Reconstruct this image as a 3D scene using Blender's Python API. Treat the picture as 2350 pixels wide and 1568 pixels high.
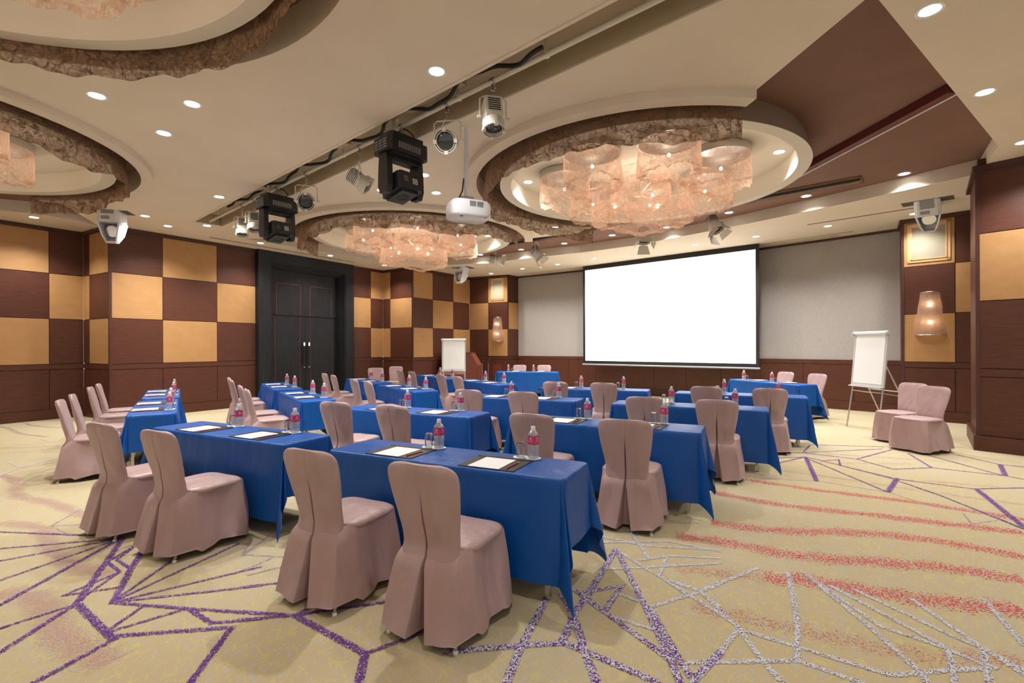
import bpy, bmesh, math, random
from math import sin, cos, pi, radians, atan2, sqrt
from mathutils import Vector, Matrix

for o in list(bpy.data.objects):
    bpy.data.objects.remove(o)
S = bpy.context.scene
COL = S.collection

# ---------------- camera, world, exposure ----------------
CX, HY, ROLL, FPX, CAMH = 1175.0, 795.8, 0.0036, 1110.0, 1.455
cam_d = bpy.data.cameras.new('camera')
cam_d.sensor_width = 36.0
cam_d.lens = FPX / 2350 * 36.0
cam_d.shift_y = (HY - 784.0) / 2350
cam_d.clip_end = 100
cam = bpy.data.objects.new('camera', cam_d)
cam.location = (0, 0, CAMH)
cam.rotation_euler = (pi / 2, ROLL, 0)
COL.objects.link(cam)
S.camera = cam

world = bpy.data.worlds.new('world')
S.world = world
world.use_nodes = True
bg = world.node_tree.nodes['Background']
bg.inputs[0].default_value = (1.0, 0.97, 0.93, 1)
bg.inputs[1].default_value = 0.58
S.view_settings.view_transform = 'Standard'
S.view_settings.look = 'None'
S.view_settings.gamma = 1
S.view_settings.exposure = 0.0
try:
    S.view_settings.use_curve_mapping = False
except Exception:
    pass
cy = S.cycles
cy.use_denoising = True
cy.use_adaptive_sampling = True
cy.adaptive_threshold = 0.08
cy.adaptive_min_samples = 12
cy.max_bounces = 5
cy.diffuse_bounces = 3
cy.glossy_bounces = 2
cy.transmission_bounces = 3
cy.transparent_max_bounces = 16
cy.sample_clamp_indirect = 4
cy.caustics_reflective = False
cy.caustics_refractive = False

SPOT_W = 100.0      # each recessed downlight
LAMP_W = 5.5      # each chandelier lamp
COFFER_W = 6.0


def P(u, v, z):
    """a measured picture point at a known height -> floor-plan position in metres"""
    du, dv = u - CX, v - HY
    x = du - dv * ROLL
    y = dv + du * ROLL
    Z = FPX * (CAMH - z) / y
    return Vector((x * Z / FPX, Z))


def ucut(u, p0, p1, v=650):
    """where the vertical through picture column u meets the plan line p0-p1"""
    k = ((u - CX) - (v - HY) * ROLL) / FPX
    dx, dy = p1[0] - p0[0], p1[1] - p0[1]
    t = (k * p0[1] - p0[0]) / (dx - k * dy)
    return t


# ---------------- materials ----------------
def new_mat(name):
    m = bpy.data.materials.new(name)
    m.use_nodes = True
    nt = m.node_tree
    b = nt.nodes['Principled BSDF']
    return m, nt, b


def N(nt, t, **kw):
    n = nt.nodes.new(t)
    for k, v in kw.items():
        setattr(n, k, v)
    return n


def mat(name, col, rough=.6, metal=0, spec=.5, bump=None, var=None, stretch=None, sheen=0, emit=None, coat=0, bdist=.01):
    m, nt, b = new_mat(name)
    b.inputs['Base Color'].default_value = (*col, 1)
    b.inputs['Roughness'].default_value = rough
    b.inputs['Metallic'].default_value = metal
    b.inputs['Specular IOR Level'].default_value = spec
    b.inputs['Coat Weight'].default_value = coat
    if sheen:
        b.inputs['Sheen Weight'].default_value = sheen
        b.inputs['Sheen Roughness'].default_value = .4
    if emit:
        b.inputs['Emission Color'].default_value = (*emit[0], 1)
        b.inputs['Emission Strength'].default_value = emit[1]
    tc = mp = None
    if bump or var:
        tc = N(nt, 'ShaderNodeTexCoord')
        mp = N(nt, 'ShaderNodeMapping')
        nt.links.new(tc.outputs['Object'], mp.inputs[0])
        if stretch:
            mp.inputs['Scale'].default_value = stretch
    if var:
        sc, col2 = var
        no = N(nt, 'ShaderNodeTexNoise')
        no.inputs['Scale'].default_value = sc
        no.inputs['Detail'].default_value = 4
        nt.links.new(mp.outputs[0], no.inputs['Vector'])
        mx = N(nt, 'ShaderNodeMix', data_type='RGBA')
        mx.inputs[6].default_value = (*col, 1)
        mx.inputs[7].default_value = (*col2, 1)
        cr = N(nt, 'ShaderNodeMapRange')
        cr.inputs[1].default_value = .35
        cr.inputs[2].default_value = .65
        nt.links.new(no.outputs[0], cr.inputs[0])
        nt.links.new(cr.outputs[0], mx.inputs[0])
        nt.links.new(mx.outputs[2], b.inputs['Base Color'])
    if bump:
        sc, st = bump
        no = N(nt, 'ShaderNodeTexNoise')
        no.inputs['Scale'].default_value = sc
        no.inputs['Detail'].default_value = 3
        nt.links.new(mp.outputs[0], no.inputs['Vector'])
        bp = N(nt, 'ShaderNodeBump')
        bp.inputs['Strength'].default_value = st
        bp.inputs['Distance'].default_value = bdist
        nt.links.new(no.outputs[0], bp.inputs['Height'])
        nt.links.new(bp.outputs[0], b.inputs['Normal'])
    return m


M = {}
M['cream'] = mat('cream_plaster', (.81, .705, .575), .85, bump=(90, .08), var=(1.3, (.775, .672, .545)))
M['cream_light'] = mat('cream_paint', (.74, .68, .57), .7)
M['brown_ceiling'] = mat('brown_ceiling', (.235, .125, .088), .8, bump=(60, .1), var=(2, (.215, .11, .078)))
M['taupe'] = mat('taupe_and_drum_shadow', (.33, .25, .18), .8)  # pipe and rail colour; on the drum it stands in for shade
M['amber'] = mat('amber_weave', (.49, .265, .105), .50, spec=.35, bump=(260, .25), var=(5, (.455, .24, .092)), stretch=(1, 1, 1.6))
M['wood'] = mat('brown_veneer', (.118, .041, .023), .40, spec=.35, bump=(60, .15), var=(9, (.080, .027, .016)), stretch=(.6, .6, 14))
M['wood_dark'] = mat('dark_joint', (.05, .018, .011), .6)
M['trim'] = mat('dark_trim', (.085, .03, .022), .4, var=(9, (.07, .025, .018)), stretch=(1, 1, 6))
M['grey_wall'] = mat('grey_fabric_wall', (.45, .415, .385), .85, bump=(180, .5), var=(40, (.41, .375, .345)), stretch=(1, 1, .4))
M['ebony'] = mat('ebony_veneer', (.022, .023, .025), .45, spec=.3, bump=(40, .2), var=(26, (.009, .010, .011)), stretch=(3, 3, .12))
M['redline'] = mat('red_inlay', (.16, .045, .03), .5)
M['chrome'] = mat('chrome', (.75, .75, .76), .18, metal=1)
M['steel'] = mat('brushed_steel', (.55, .53, .5), .32, metal=1)
M['black'] = mat('black_plastic', (.014, .014, .015), .42, bump=(200, .1))
M['blackcloth'] = mat('black_rubber', (.02, .02, .02), .7)
M['white_metal'] = mat('cream_lamp_housing', (.72, .68, .58), .4)
M['white_plastic'] = mat('white_plastic', (.78, .78, .82), .3, coat=.3)
M['greyp'] = mat('grey_plastic', (.3, .3, .32), .4)
M['lens'] = mat('dark_lens', (.03, .035, .04), .08, coat=1)
M['blue'] = mat('blue_satin', (.0005, .078, .33), .42, spec=.38, bump=(4, .5), bdist=.06, stretch=(1, 1, .35), var=(3, (.002, .076, .35)))
M['pink'] = mat('mauve_satin', (.46, .32, .315), .44, spec=.55, bump=(5, .6), bdist=.05, stretch=(1, 1, .45), var=(2.5, (.40, .255, .24)), sheen=.1)
M['piping'] = mat('mauve_seam', (.36, .22, .2), .6)
M['gold'] = mat('gold_leg', (.42, .29, .12), .4, metal=.6)
M['leather'] = mat('black_leather', (.035, .032, .028), .34, bump=(150, .2))
M['paper'] = mat('white_paper', (.83, .84, .84), .7)
M['pencil'] = mat('pink_pencil', (.42, .03, .09), .35)
M['pencil_tip'] = mat('pencil_eraser', (.7, .6, .5), .6)
M['label'] = mat('pink_label', (.58, .035, .13), .4)
M['cap'] = mat('white_cap', (.82, .83, .85), .35)
M['printw'] = mat('white_print', (.85, .7, .72), .5)
M['cherry'] = mat('cherry_wood', (.20, .055, .034), .3, bump=(50, .1), var=(12, (.155, .04, .026)), stretch=(8, 8, .6), coat=.3)
M['alu'] = mat('aluminium_leg', (.62, .6, .56), .35, metal=.7)
M['grille'] = mat('speaker_cloth', (.42, .37, .27), .8, bump=(400, .5))
M['grille_frame'] = mat('amber_frame', (.72, .43, .2), .5)
M['screen_black'] = mat('black_border', (.012, .011, .012), .6)
M['screen'] = mat('projected_white', (.8, .8, .8), .6, emit=((1, 1, 1), 1.15))  # brightness put in as emission; the projector sends out no light
M['bar'] = mat('screen_bar', (.32, .36, .4), .35, metal=.5)
M['burgundy'] = mat('burgundy_paint', (.13, .022, .018), .35)
M['slit'] = mat('slit_shadow', (.12, .09, .06), .8)
M['slot'] = mat('slot_paint', (.50, .40, .27), .85)
M['led'] = mat('downlight_glow', (1, 1, 1), .5, emit=((1, .98, .93), 14.0))
M['bulb'] = mat('bulb_glow', (1, 1, 1), .5, emit=((1, .93, .82), 30.0))
M['vent_grey'] = mat('vent_metal', (.56, .55, .53), .5)
M['darkboard'] = mat('navy_panel', (.02, .022, .035), .5)


def fabric_mat(name, c1, c2, alpha, trans, scale=26, cre=.55, emis=0):
    """crumpled organza: translucent sheet, partly see-through, creased relief"""
    m, nt, b = new_mat(name)
    b.inputs['Roughness'].default_value = .45
    tc = N(nt, 'ShaderNodeTexCoord')
    hs = []
    for sc_, wid, loc in ((scale * .32, .05, (0, 0, 0)), (scale * .9, .08, (4, 3, 1))):
        mp = N(nt, 'ShaderNodeMapping')
        mp.inputs['Location'].default_value = loc
        mp.inputs['Rotation'].default_value = (.5, .3, .2)
        nt.links.new(tc.outputs['Object'], mp.inputs[0])
        no = N(nt, 'ShaderNodeTexNoise')
        no.inputs['Scale'].default_value = sc_
        no.inputs['Detail'].default_value = 2.5
        no.inputs['Distortion'].default_value = .7
        nt.links.new(mp.outputs[0], no.inputs['Vector'])
        su = N(nt, 'ShaderNodeMath', operation='SUBTRACT')
        nt.links.new(no.outputs[0], su.inputs[0])
        su.inputs[1].default_value = .5
        ab = N(nt, 'ShaderNodeMath', operation='ABSOLUTE')
        nt.links.new(su.outputs[0], ab.inputs[0])
        mr = N(nt, 'ShaderNodeMapRange')
        mr.inputs[1].default_value = 0
        mr.inputs[2].default_value = wid
        nt.links.new(ab.outputs[0], mr.inputs[0])
        hs.append((mr, no))
    h = N(nt, 'ShaderNodeMath', operation='MULTIPLY_ADD')     # creases
    nt.links.new(hs[0][0].outputs[0], h.inputs[0])
    h.inputs[1].default_value = .5
    h2 = N(nt, 'ShaderNodeMath', operation='MULTIPLY')
    nt.links.new(hs[1][0].outputs[0], h2.inputs[0])
    h2.inputs[1].default_value = .5
    nt.links.new(h2.outputs[0], h.inputs[2])
    hh = N(nt, 'ShaderNodeMath', operation='MULTIPLY_ADD')
    nt.links.new(hs[0][1].outputs[0], hh.inputs[0])
    hh.inputs[1].default_value = 1.6
    nt.links.new(h.outputs[0], hh.inputs[2])
    bp = N(nt, 'ShaderNodeBump')
    bp.inputs['Strength'].default_value = cre
    bp.inputs['Distance'].default_value = .03
    nt.links.new(hh.outputs[0], bp.inputs['Height'])
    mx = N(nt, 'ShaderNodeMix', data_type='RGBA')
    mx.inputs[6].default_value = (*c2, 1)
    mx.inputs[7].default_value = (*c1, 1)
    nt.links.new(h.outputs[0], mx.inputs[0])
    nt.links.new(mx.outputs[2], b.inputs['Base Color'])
    nt.links.new(bp.outputs[0], b.inputs['Normal'])
    tr = N(nt, 'ShaderNodeBsdfTranslucent')
    nt.links.new(mx.outputs[2], tr.inputs['Color'])
    nt.links.new(bp.outputs[0], tr.inputs['Normal'])
    ms = N(nt, 'ShaderNodeMixShader')
    ms.inputs[0].default_value = trans
    nt.links.new(b.outputs[0], ms.inputs[1])
    nt.links.new(tr.outputs[0], ms.inputs[2])
    tp = N(nt, 'ShaderNodeBsdfTransparent')
    am = N(nt, 'ShaderNodeMapRange')
    am.inputs[1].default_value = .1
    am.inputs[2].default_value = .95
    am.inputs[3].default_value = min(1, alpha + .30)
    am.inputs[4].default_value = max(0, alpha - .10)
    nt.links.new(h.outputs[0], am.inputs[0])
    lw = N(nt, 'ShaderNodeLayerWeight')
    lw.inputs[0].default_value = .5
    pw = N(nt, 'ShaderNodeMath', operation='POWER')
    nt.links.new(lw.outputs['Facing'], pw.inputs[0])
    pw.inputs[1].default_value = 2.5
    av = N(nt, 'ShaderNodeMath', operation='MULTIPLY_ADD', use_clamp=True)
    nt.links.new(pw.outputs[0], av.inputs[0])
    av.inputs[1].default_value = .55
    nt.links.new(am.outputs[0], av.inputs[2])
    m2 = N(nt, 'ShaderNodeMixShader')
    nt.links.new(av.outputs[0], m2.inputs[0])
    nt.links.new(tp.outputs[0], m2.inputs[1])
    nt.links.new(ms.outputs[0], m2.inputs[2])
    nt.links.new(m2.outputs[0], nt.nodes['Material Output'].inputs[0])
    return m


M['organza'] = fabric_mat('copper_organza', (.88, .62, .47), (.58, .31, .18), .32, .5, 13, .4)
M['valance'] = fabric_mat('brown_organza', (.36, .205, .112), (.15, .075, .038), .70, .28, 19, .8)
M['sconce'] = fabric_mat('sconce_paper', (.56, .38, .27), (.34, .2, .13), .82, .5, 40, .6)


def glass_mat(name, col, a):
    m, nt, b = new_mat(name)
    tp = N(nt, 'ShaderNodeBsdfTransparent')
    tp.inputs[0].default_value = (*col, 1)
    gl = N(nt, 'ShaderNodeBsdfGlossy')
    gl.inputs['Roughness'].default_value = .06
    fr = N(nt, 'ShaderNodeLayerWeight')
    fr.inputs[0].default_value = a
    ms = N(nt, 'ShaderNodeMixShader')
    if name == 'ribbed_bottle':
        tc = N(nt, 'ShaderNodeTexCoord')
        vo = N(nt, 'ShaderNodeTexVoronoi')
        vo.inputs['Scale'].default_value = 150
        bp = N(nt, 'ShaderNodeBump')
        bp.inputs['Strength'].default_value = .9
        bp.inputs['Distance'].default_value = .004
        nt.links.new(tc.outputs['Object'], vo.inputs['Vector'])
        nt.links.new(vo.outputs['Distance'], bp.inputs['Height'])
        nt.links.new(bp.outputs[0], gl.inputs['Normal'])
        nt.links.new(bp.outputs[0], fr.inputs['Normal'])
    nt.links.new(fr.outputs['Facing'], ms.inputs[0])
    nt.links.new(tp.outputs[0], ms.inputs[1])
    nt.links.new(gl.outputs[0], ms.inputs[2])
    last = ms
    if name == 'ribbed_bottle':
        last = N(nt, 'ShaderNodeMixShader')
        df = N(nt, 'ShaderNodeBsdfDiffuse')
        df.inputs[0].default_value = (.85, .87, .9, 1)
        last.inputs[0].default_value = .22
        nt.links.new(ms.outputs[0], last.inputs[1])
        nt.links.new(df.outputs[0], last.inputs[2])
    nt.links.new(last.outputs[0], nt.nodes['Material Output'].inputs[0])
    return m


M['glass'] = glass_mat('tumbler_glass', (.93, .95, .97), .42)
M['pet'] = glass_mat('ribbed_bottle', (.84, .87, .92), .62)


def carpet_mat():
    m, nt, b = new_mat('patterned_carpet')
    b.inputs['Roughness'].default_value = .95
    b.inputs['Specular IOR Level'].default_value = .1
    tc = N(nt, 'ShaderNodeTexCoord')
    n0 = N(nt, 'ShaderNodeTexNoise')
    n0.inputs['Scale'].default_value = 5
    nt.links.new(tc.outputs['Object'], n0.inputs['Vector'])
    mv = N(nt, 'ShaderNodeMix', data_type='VECTOR')
    mv.inputs[0].default_value = .06
    nt.links.new(tc.outputs['Object'], mv.inputs[4])
    nt.links.new(n0.outputs['Color'], mv.inputs[5])
    mp = N(nt, 'ShaderNodeMapping')
    mp.inputs['Scale'].default_value = (1.5, 1, 1)
    mp.inputs['Rotation'].default_value = (0, 0, radians(49))
    nt.links.new(mv.outputs[1], mp.inputs[0])
    vo = N(nt, 'ShaderNodeTexVoronoi', feature='DISTANCE_TO_EDGE')
    vo.inputs['Scale'].default_value = 15
    vo.inputs['Randomness'].default_value = .45
    nt.links.new(mp.outputs[0], vo.inputs['Vector'])
    fine = N(nt, 'ShaderNodeTexNoise')
    fine.inputs['Scale'].default_value = 140
    fine.inputs['Detail'].default_value = 2
    nt.links.new(tc.outputs['Object'], fine.inputs['Vector'])
    ad = N(nt, 'ShaderNodeMath', operation='MULTIPLY_ADD')
    nt.links.new(fine.outputs[0], ad.inputs[0])
    ad.inputs[1].default_value = .10
    nt.links.new(vo.outputs['Distance'], ad.inputs[2])
    brk = N(nt, 'ShaderNodeTexNoise')
    brk.inputs['Scale'].default_value = 16
    nt.links.new(tc.outputs['Object'], brk.inputs['Vector'])
    ad3 = N(nt, 'ShaderNodeMath', operation='MULTIPLY_ADD')
    nt.links.new(brk.outputs[0], ad3.inputs[0])
    ad3.inputs[1].default_value = .50
    nt.links.new(ad.outputs[0], ad3.inputs[2])
    r1 = N(nt, 'ShaderNodeMapRange')
    r1.inputs[1].default_value = .30
    r1.inputs[2].default_value = .36
    nt.links.new(ad3.outputs[0], r1.inputs[0])
    blot = N(nt, 'ShaderNodeTexVoronoi')
    blot.inputs['Scale'].default_value = 15
    blot.inputs['Randomness'].default_value = .45
    nt.links.new(mp.outputs[0], blot.inputs['Vector'])
    ad2 = N(nt, 'ShaderNodeMath', operation='MULTIPLY_ADD')
    nt.links.new(fine.outputs[0], ad2.inputs[0])
    ad2.inputs[1].default_value = .5
    nt.links.new(blot.outputs['Distance'], ad2.inputs[2])
    r2 = N(nt, 'ShaderNodeMapRange')
    r2.inputs[1].default_value = .42
    r2.inputs[2].default_value = .55
    nt.links.new(ad2.outputs[0], r2.inputs[0])
    mxa = N(nt, 'ShaderNodeMix', data_type='RGBA')
    mxa.inputs[6].default_value = (.475, .455, .41, 1)
    mxa.inputs[7].default_value = (.505, .415, .26, 1)
    nt.links.new(r2.outputs[0], mxa.inputs[0])
    mxb = N(nt, 'ShaderNodeMix', data_type='RGBA')
    mxb.inputs[6].default_value = (.555, .49, .235, 1)
    nt.links.new(r1.outputs[0], mxb.inputs[0])
    nt.links.new(mxa.outputs[2], mxb.inputs[7])
    big = N(nt, 'ShaderNodeTexNoise')
    big.inputs['Scale'].default_value = .7
    nt.links.new(tc.outputs['Object'], big.inputs['Vector'])
    mxc = N(nt, 'ShaderNodeMix', data_type='RGBA')
    mxc.inputs[7].default_value = (.51, .465, .34, 1)
    r3 = N(nt, 'ShaderNodeMapRange')
    r3.inputs[1].default_value = .4
    r3.inputs[2].default_value = .7
    r3.inputs[4].default_value = .5
    nt.links.new(big.outputs[0], r3.inputs[0])
    nt.links.new(r3.outputs[0], mxc.inputs[0])
    nt.links.new(mxb.outputs[2], mxc.inputs[6])
    nt.links.new(mxc.outputs[2], b.inputs['Base Color'])
    bp = N(nt, 'ShaderNodeBump')
    bp.inputs['Strength'].default_value = .35
    bp.inputs['Distance'].default_value = .004
    nt.links.new(fine.outputs[0], bp.inputs['Height'])
    nt.links.new(bp.outputs[0], b.inputs['Normal'])
    return m


M['carpet'] = carpet_mat()


def yarn_mat(name, ca, cb, mixt, thr, scale):
    """speckled yarn colour worked into the carpet; gaps show the ground pattern"""
    m, nt, b = new_mat(name)
    b.inputs['Roughness'].default_value = .95
    b.inputs['Specular IOR Level'].default_value = .1
    tc = N(nt, 'ShaderNodeTexCoord')
    n1 = N(nt, 'ShaderNodeTexNoise')
    n1.inputs['Scale'].default_value = scale
    n1.inputs['Detail'].default_value = 1.5
    nt.links.new(tc.outputs['Object'], n1.inputs['Vector'])
    n2 = N(nt, 'ShaderNodeTexNoise')
    n2.inputs['Scale'].default_value = scale * .8
    n2.inputs['Detail'].default_value = 1
    mp = N(nt, 'ShaderNodeMapping')
    mp.inputs['Location'].default_value = (7.3, 2.1, 0)
    nt.links.new(tc.outputs['Object'], mp.inputs[0])
    nt.links.new(mp.outputs[0], n2.inputs['Vector'])
    gt = N(nt, 'ShaderNodeMath', operation='GREATER_THAN')
    gt.inputs[1].default_value = mixt
    nt.links.new(n2.outputs[0], gt.inputs[0])
    mx = N(nt, 'ShaderNodeMix', data_type='RGBA')
    mx.inputs[6].default_value = (*ca, 1)
    mx.inputs[7].default_value = (*cb, 1)
    nt.links.new(gt.outputs[0], mx.inputs[0])
    nt.links.new(mx.outputs[2], b.inputs['Base Color'])
    uv = N(nt, 'ShaderNodeUVMap')
    sp = N(nt, 'ShaderNodeSeparateXYZ')
    nt.links.new(uv.outputs[0], sp.inputs[0])
    # v: -1..1 across the band
    ab = N(nt, 'ShaderNodeMath', operation='MULTIPLY')
    nt.links.new(sp.outputs[1], ab.inputs[0])
    nt.links.new(sp.outputs[1], ab.inputs[1])
    ma = N(nt, 'ShaderNodeMath', operation='MULTIPLY_ADD')
    nt.links.new(ab.outputs[0], ma.inputs[0])
    ma.inputs[1].default_value = .13
    ma.inputs[2].default_value = thr
    g2 = N(nt, 'ShaderNodeMath', operation='GREATER_THAN')
    nt.links.new(n1.outputs[0], g2.inputs[0])
    nt.links.new(ma.outputs[0], g2.inputs[1])
    tp = N(nt, 'ShaderNodeBsdfTransparent')
    ms = N(nt, 'ShaderNodeMixShader')
    nt.links.new(g2.outputs[0], ms.inputs[0])
    nt.links.new(tp.outputs[0], ms.inputs[1])
    nt.links.new(b.outputs[0], ms.inputs[2])
    nt.links.new(ms.outputs[0], nt.nodes['Material Output'].inputs[0])
    return m


PU, WH, RE = (.15, .05, .27), (.62, .62, .66), (.70, .065, .13)
YARN = {
    'p': yarn_mat('purple_yarn', PU, WH, .66, .43, 150),
    'q': yarn_mat('purple_white_yarn', PU, WH, .50, .38, 160),
    'w': yarn_mat('white_yarn', PU, WH, .36, .42, 150),
    'f': yarn_mat('faint_purple_yarn', (.34, .22, .36), (.6, .55, .6), .55, .48, 140),
    'r': yarn_mat('red_yarn', RE, RE, .9, .535, 90),
    's': yarn_mat('faint_red_yarn', (.62, .22, .22), RE, .6, .60, 130),
    'm': yarn_mat('mauve_yarn', (.50, .33, .34), (.62, .24, .24), .55, .53, 150),
}


# ---------------- mesh building ----------------
class MB:
    def __init__(self):
        self.v, self.f = [], []

    def add(self, vs, fs, mx=None):
        n = len(self.v)
        if mx is not None:
            vs = [mx @ Vector(p) for p in vs]
        self.v += [tuple(p) for p in vs]
        self.f += [tuple(i + n for i in q) for q in fs]
        return self

    def box(self, x0, x1, y0, y1, z0, z1, mx=None, bev=0):
        if bev:
            b = bev
            vs, fs = [], []
            bm = bmesh.new()
            bmesh.ops.create_cube(bm, size=1)
            for q in bm.verts:
                q.co = Vector((x0 if q.co.x < 0 else x1, y0 if q.co.y < 0 else y1, z0 if q.co.z < 0 else z1))
            bmesh.ops.bevel(bm, geom=bm.edges[:], offset=b, segments=2, affect='EDGES', profile=.6)
            bm.verts.index_update()
            vs = [q.co.copy() for q in bm.verts]
            fs = [[q.index for q in f.verts] for f in bm.faces]
            bm.free()
            return self.add(vs, fs, mx)
        vs = [(x, y, z) for z in (z0, z1) for y in (y0, y1) for x in (x0, x1)]
        return self.add(vs, [(0, 2, 3, 1), (4, 5, 7, 6), (0, 1, 5, 4), (2, 6, 7, 3), (0, 4, 6, 2), (1, 3, 7, 5)], mx)

    def prism(self, poly, z0, z1, mx=None):
        n = len(poly)
        vs = [(x, y, z0) for x, y in poly] + [(x, y, z1) for x, y in poly]
        fs = [tuple(reversed(range(n))), tuple(range(n, 2 * n))] + [(i, (i + 1) % n, n + (i + 1) % n, n + i) for i in range(n)]
        return self.add(vs, fs, mx)

    def lathe(self, prof, n=24, mx=None, cap=True, a0=0, a1=2 * pi):
        full = abs(a1 - a0 - 2 * pi) < 1e-6
        m = n if full else n + 1
        vs, fs = [], []
        for r, z in prof:
            for i in range(m):
                a = a0 + (a1 - a0) * i / n
                vs.append((r * cos(a), r * sin(a), z))
        for j in range(len(prof) - 1):
            for i in range(n):
                k = (i + 1) % m if full else i + 1
                fs.append((j * m + i, j * m + k, (j + 1) * m + k, (j + 1) * m + i))
        if cap and full:
            if prof[0][0] > 1e-5:
                fs.append(tuple(reversed(range(m))))
            if prof[-1][0] > 1e-5:
                fs.append(tuple(range((len(prof) - 1) * m, len(prof) * m)))
        return self.add(vs, fs, mx)

    def tube(self, pts, r, n=8, mx=None):
        pts = [Vector(p) for p in pts]
        vs, fs = [], []
        up = Vector((0, 0, 1))
        for i, p in enumerate(pts):
            d = (pts[min(i + 1, len(pts) - 1)] - pts[max(i - 1, 0)]).normalized()
            a = d.cross(up if abs(d.z) < .95 else Vector((1, 0, 0))).normalized()
            b = d.cross(a)
            rr = r[i] if isinstance(r, (list, tuple)) else r
            for k in range(n):
                t = 2 * pi * k / n
                vs.append(p + a * rr * cos(t) + b * rr * sin(t))
        for i in range(len(pts) - 1):
            for k in range(n):
                q = (k + 1) % n
                fs.append((i * n + k, i * n + q, (i + 1) * n + q, (i + 1) * n + k))
        fs.append(tuple(range(n)))
        fs.append(tuple(reversed(range((len(pts) - 1) * n, len(pts) * n))))
        return self.add(vs, fs, mx)

    def loft(self, rows, closed=True, cap0=False, cap1=False, mx=None):
        n = len(rows[0])
        vs = [p for r in rows for p in r]
        fs = []
        for j in range(len(rows) - 1):
            for i in range(n if closed else n - 1):
                k = (i + 1) % n
                fs.append((j * n + i, j * n + k, (j + 1) * n + k, (j + 1) * n + i))
        if cap0:
            fs.append(tuple(reversed(range(n))))
        if cap1:
            fs.append(tuple(range((len(rows) - 1) * n, len(rows) * n)))
        return self.add(vs, fs, mx)

    def mesh(self, name, material, smooth=False, fix=True):
        me = bpy.data.meshes.new(name)
        me.from_pydata(self.v, [], self.f)
        if fix:
            bm = bmesh.new()
            bm.from_mesh(me)
            bmesh.ops.recalc_face_normals(bm, faces=bm.faces)
            bm.to_mesh(me)
            bm.free()
        me.materials.append(material)
        if smooth:
            me.polygons.foreach_set('use_smooth', [True] * len(me.polygons))
            try:
                me.set_sharp_from_angle(angle=radians(smooth if smooth > 1 else 42))
            except Exception:
                pass
        me.update()
        return me

    def build(self, name, material, parent=None, smooth=False, **kw):
        o = bpy.data.objects.new(name, self.mesh(name, material, smooth))
        COL.objects.link(o)
        if parent is not None:
            o.parent = parent
        return tag(o, **kw)


def tag(o, label=None, cat=None, group=None, kind=None):
    if label: o['label'] = label
    if cat: o['category'] = cat
    if group: o['group'] = group
    if kind: o['kind'] = kind
    return o


def empty(name, loc=(0, 0, 0), rz=0, **kw):
    o = bpy.data.objects.new(name, None)
    o.empty_display_size = .1
    o.location = loc
    o.rotation_euler = (0, 0, rz)
    COL.objects.link(o)
    return tag(o, **kw)


def inst(o, parent=None):
    c = o.copy()
    COL.objects.link(c)
    c.parent = parent
    for ch in list(o.children):
        inst(ch, c)
    return c


def T(x=0, y=0, z=0, rx=0, ry=0, rz=0, s=1):
    return Matrix.Translation((x, y, z)) @ Matrix.Rotation(rz, 4, 'Z') @ Matrix.Rotation(ry, 4, 'Y') @ Matrix.Rotation(rx, 4, 'X') @ Matrix.Scale(s, 4)


def aim(p, q):
    """matrix placing local +Z along q-p, origin at p"""
    p, q = Vector(p), Vector(q)
    return Matrix.Translation(p) @ (q - p).to_track_quat('Z', 'Y').to_matrix().to_4x4()


def boolean(obj, cutters):
    for c in cutters:
        md = obj.modifiers.new('b', 'BOOLEAN')
        md.object = c
        md.operation = 'DIFFERENCE'
        md.solver = 'EXACT'
    bpy.context.view_layer.update()
    dg = bpy.context.evaluated_depsgraph_get()
    me = bpy.data.meshes.new_from_object(obj.evaluated_get(dg))
    obj.modifiers.clear()
    old = obj.data
    obj.data = me
    bpy.data.meshes.remove(old)
    me.name = obj.name


def light(name, kind, loc, power, color, parent=None, size=.05, spot=None, aimp=None):
    d = bpy.data.lights.new(name, kind)
    d.energy = power
    d.color = color
    if kind in ('POINT', 'SPOT'):
        d.shadow_soft_size = size
    if spot:
        d.spot_size = radians(spot[0])
        d.spot_blend = spot[1]
    o = bpy.data.objects.new(name, d)
    o.location = loc
    COL.objects.link(o)
    if parent is not None:
        o.parent = parent
    return o


# ================= SETTING =================
ZC, ZB, ZR = 3.925, 4.135, 3.84     # lower ceiling, recessed brown ceiling, underside of coffer rims
fl = MB().box(-16, 12, -5, 20, -.05, 0).build('floor', M['carpet'], kind='structure')

LEV = [(.205, 1.016), (1.13, 2.06), (2.06, 2.99), (2.99, 3.865)]
GAP = .011


def wall_frame(p0, p1):
    p0, p1 = Vector(p0), Vector(p1)
    d = p1 - p0
    a = atan2(d.y, d.x)
    return Matrix.Translation((p0.x, p0.y, 0)) @ Matrix.Rotation(a, 4, 'Z'), d.length


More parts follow.
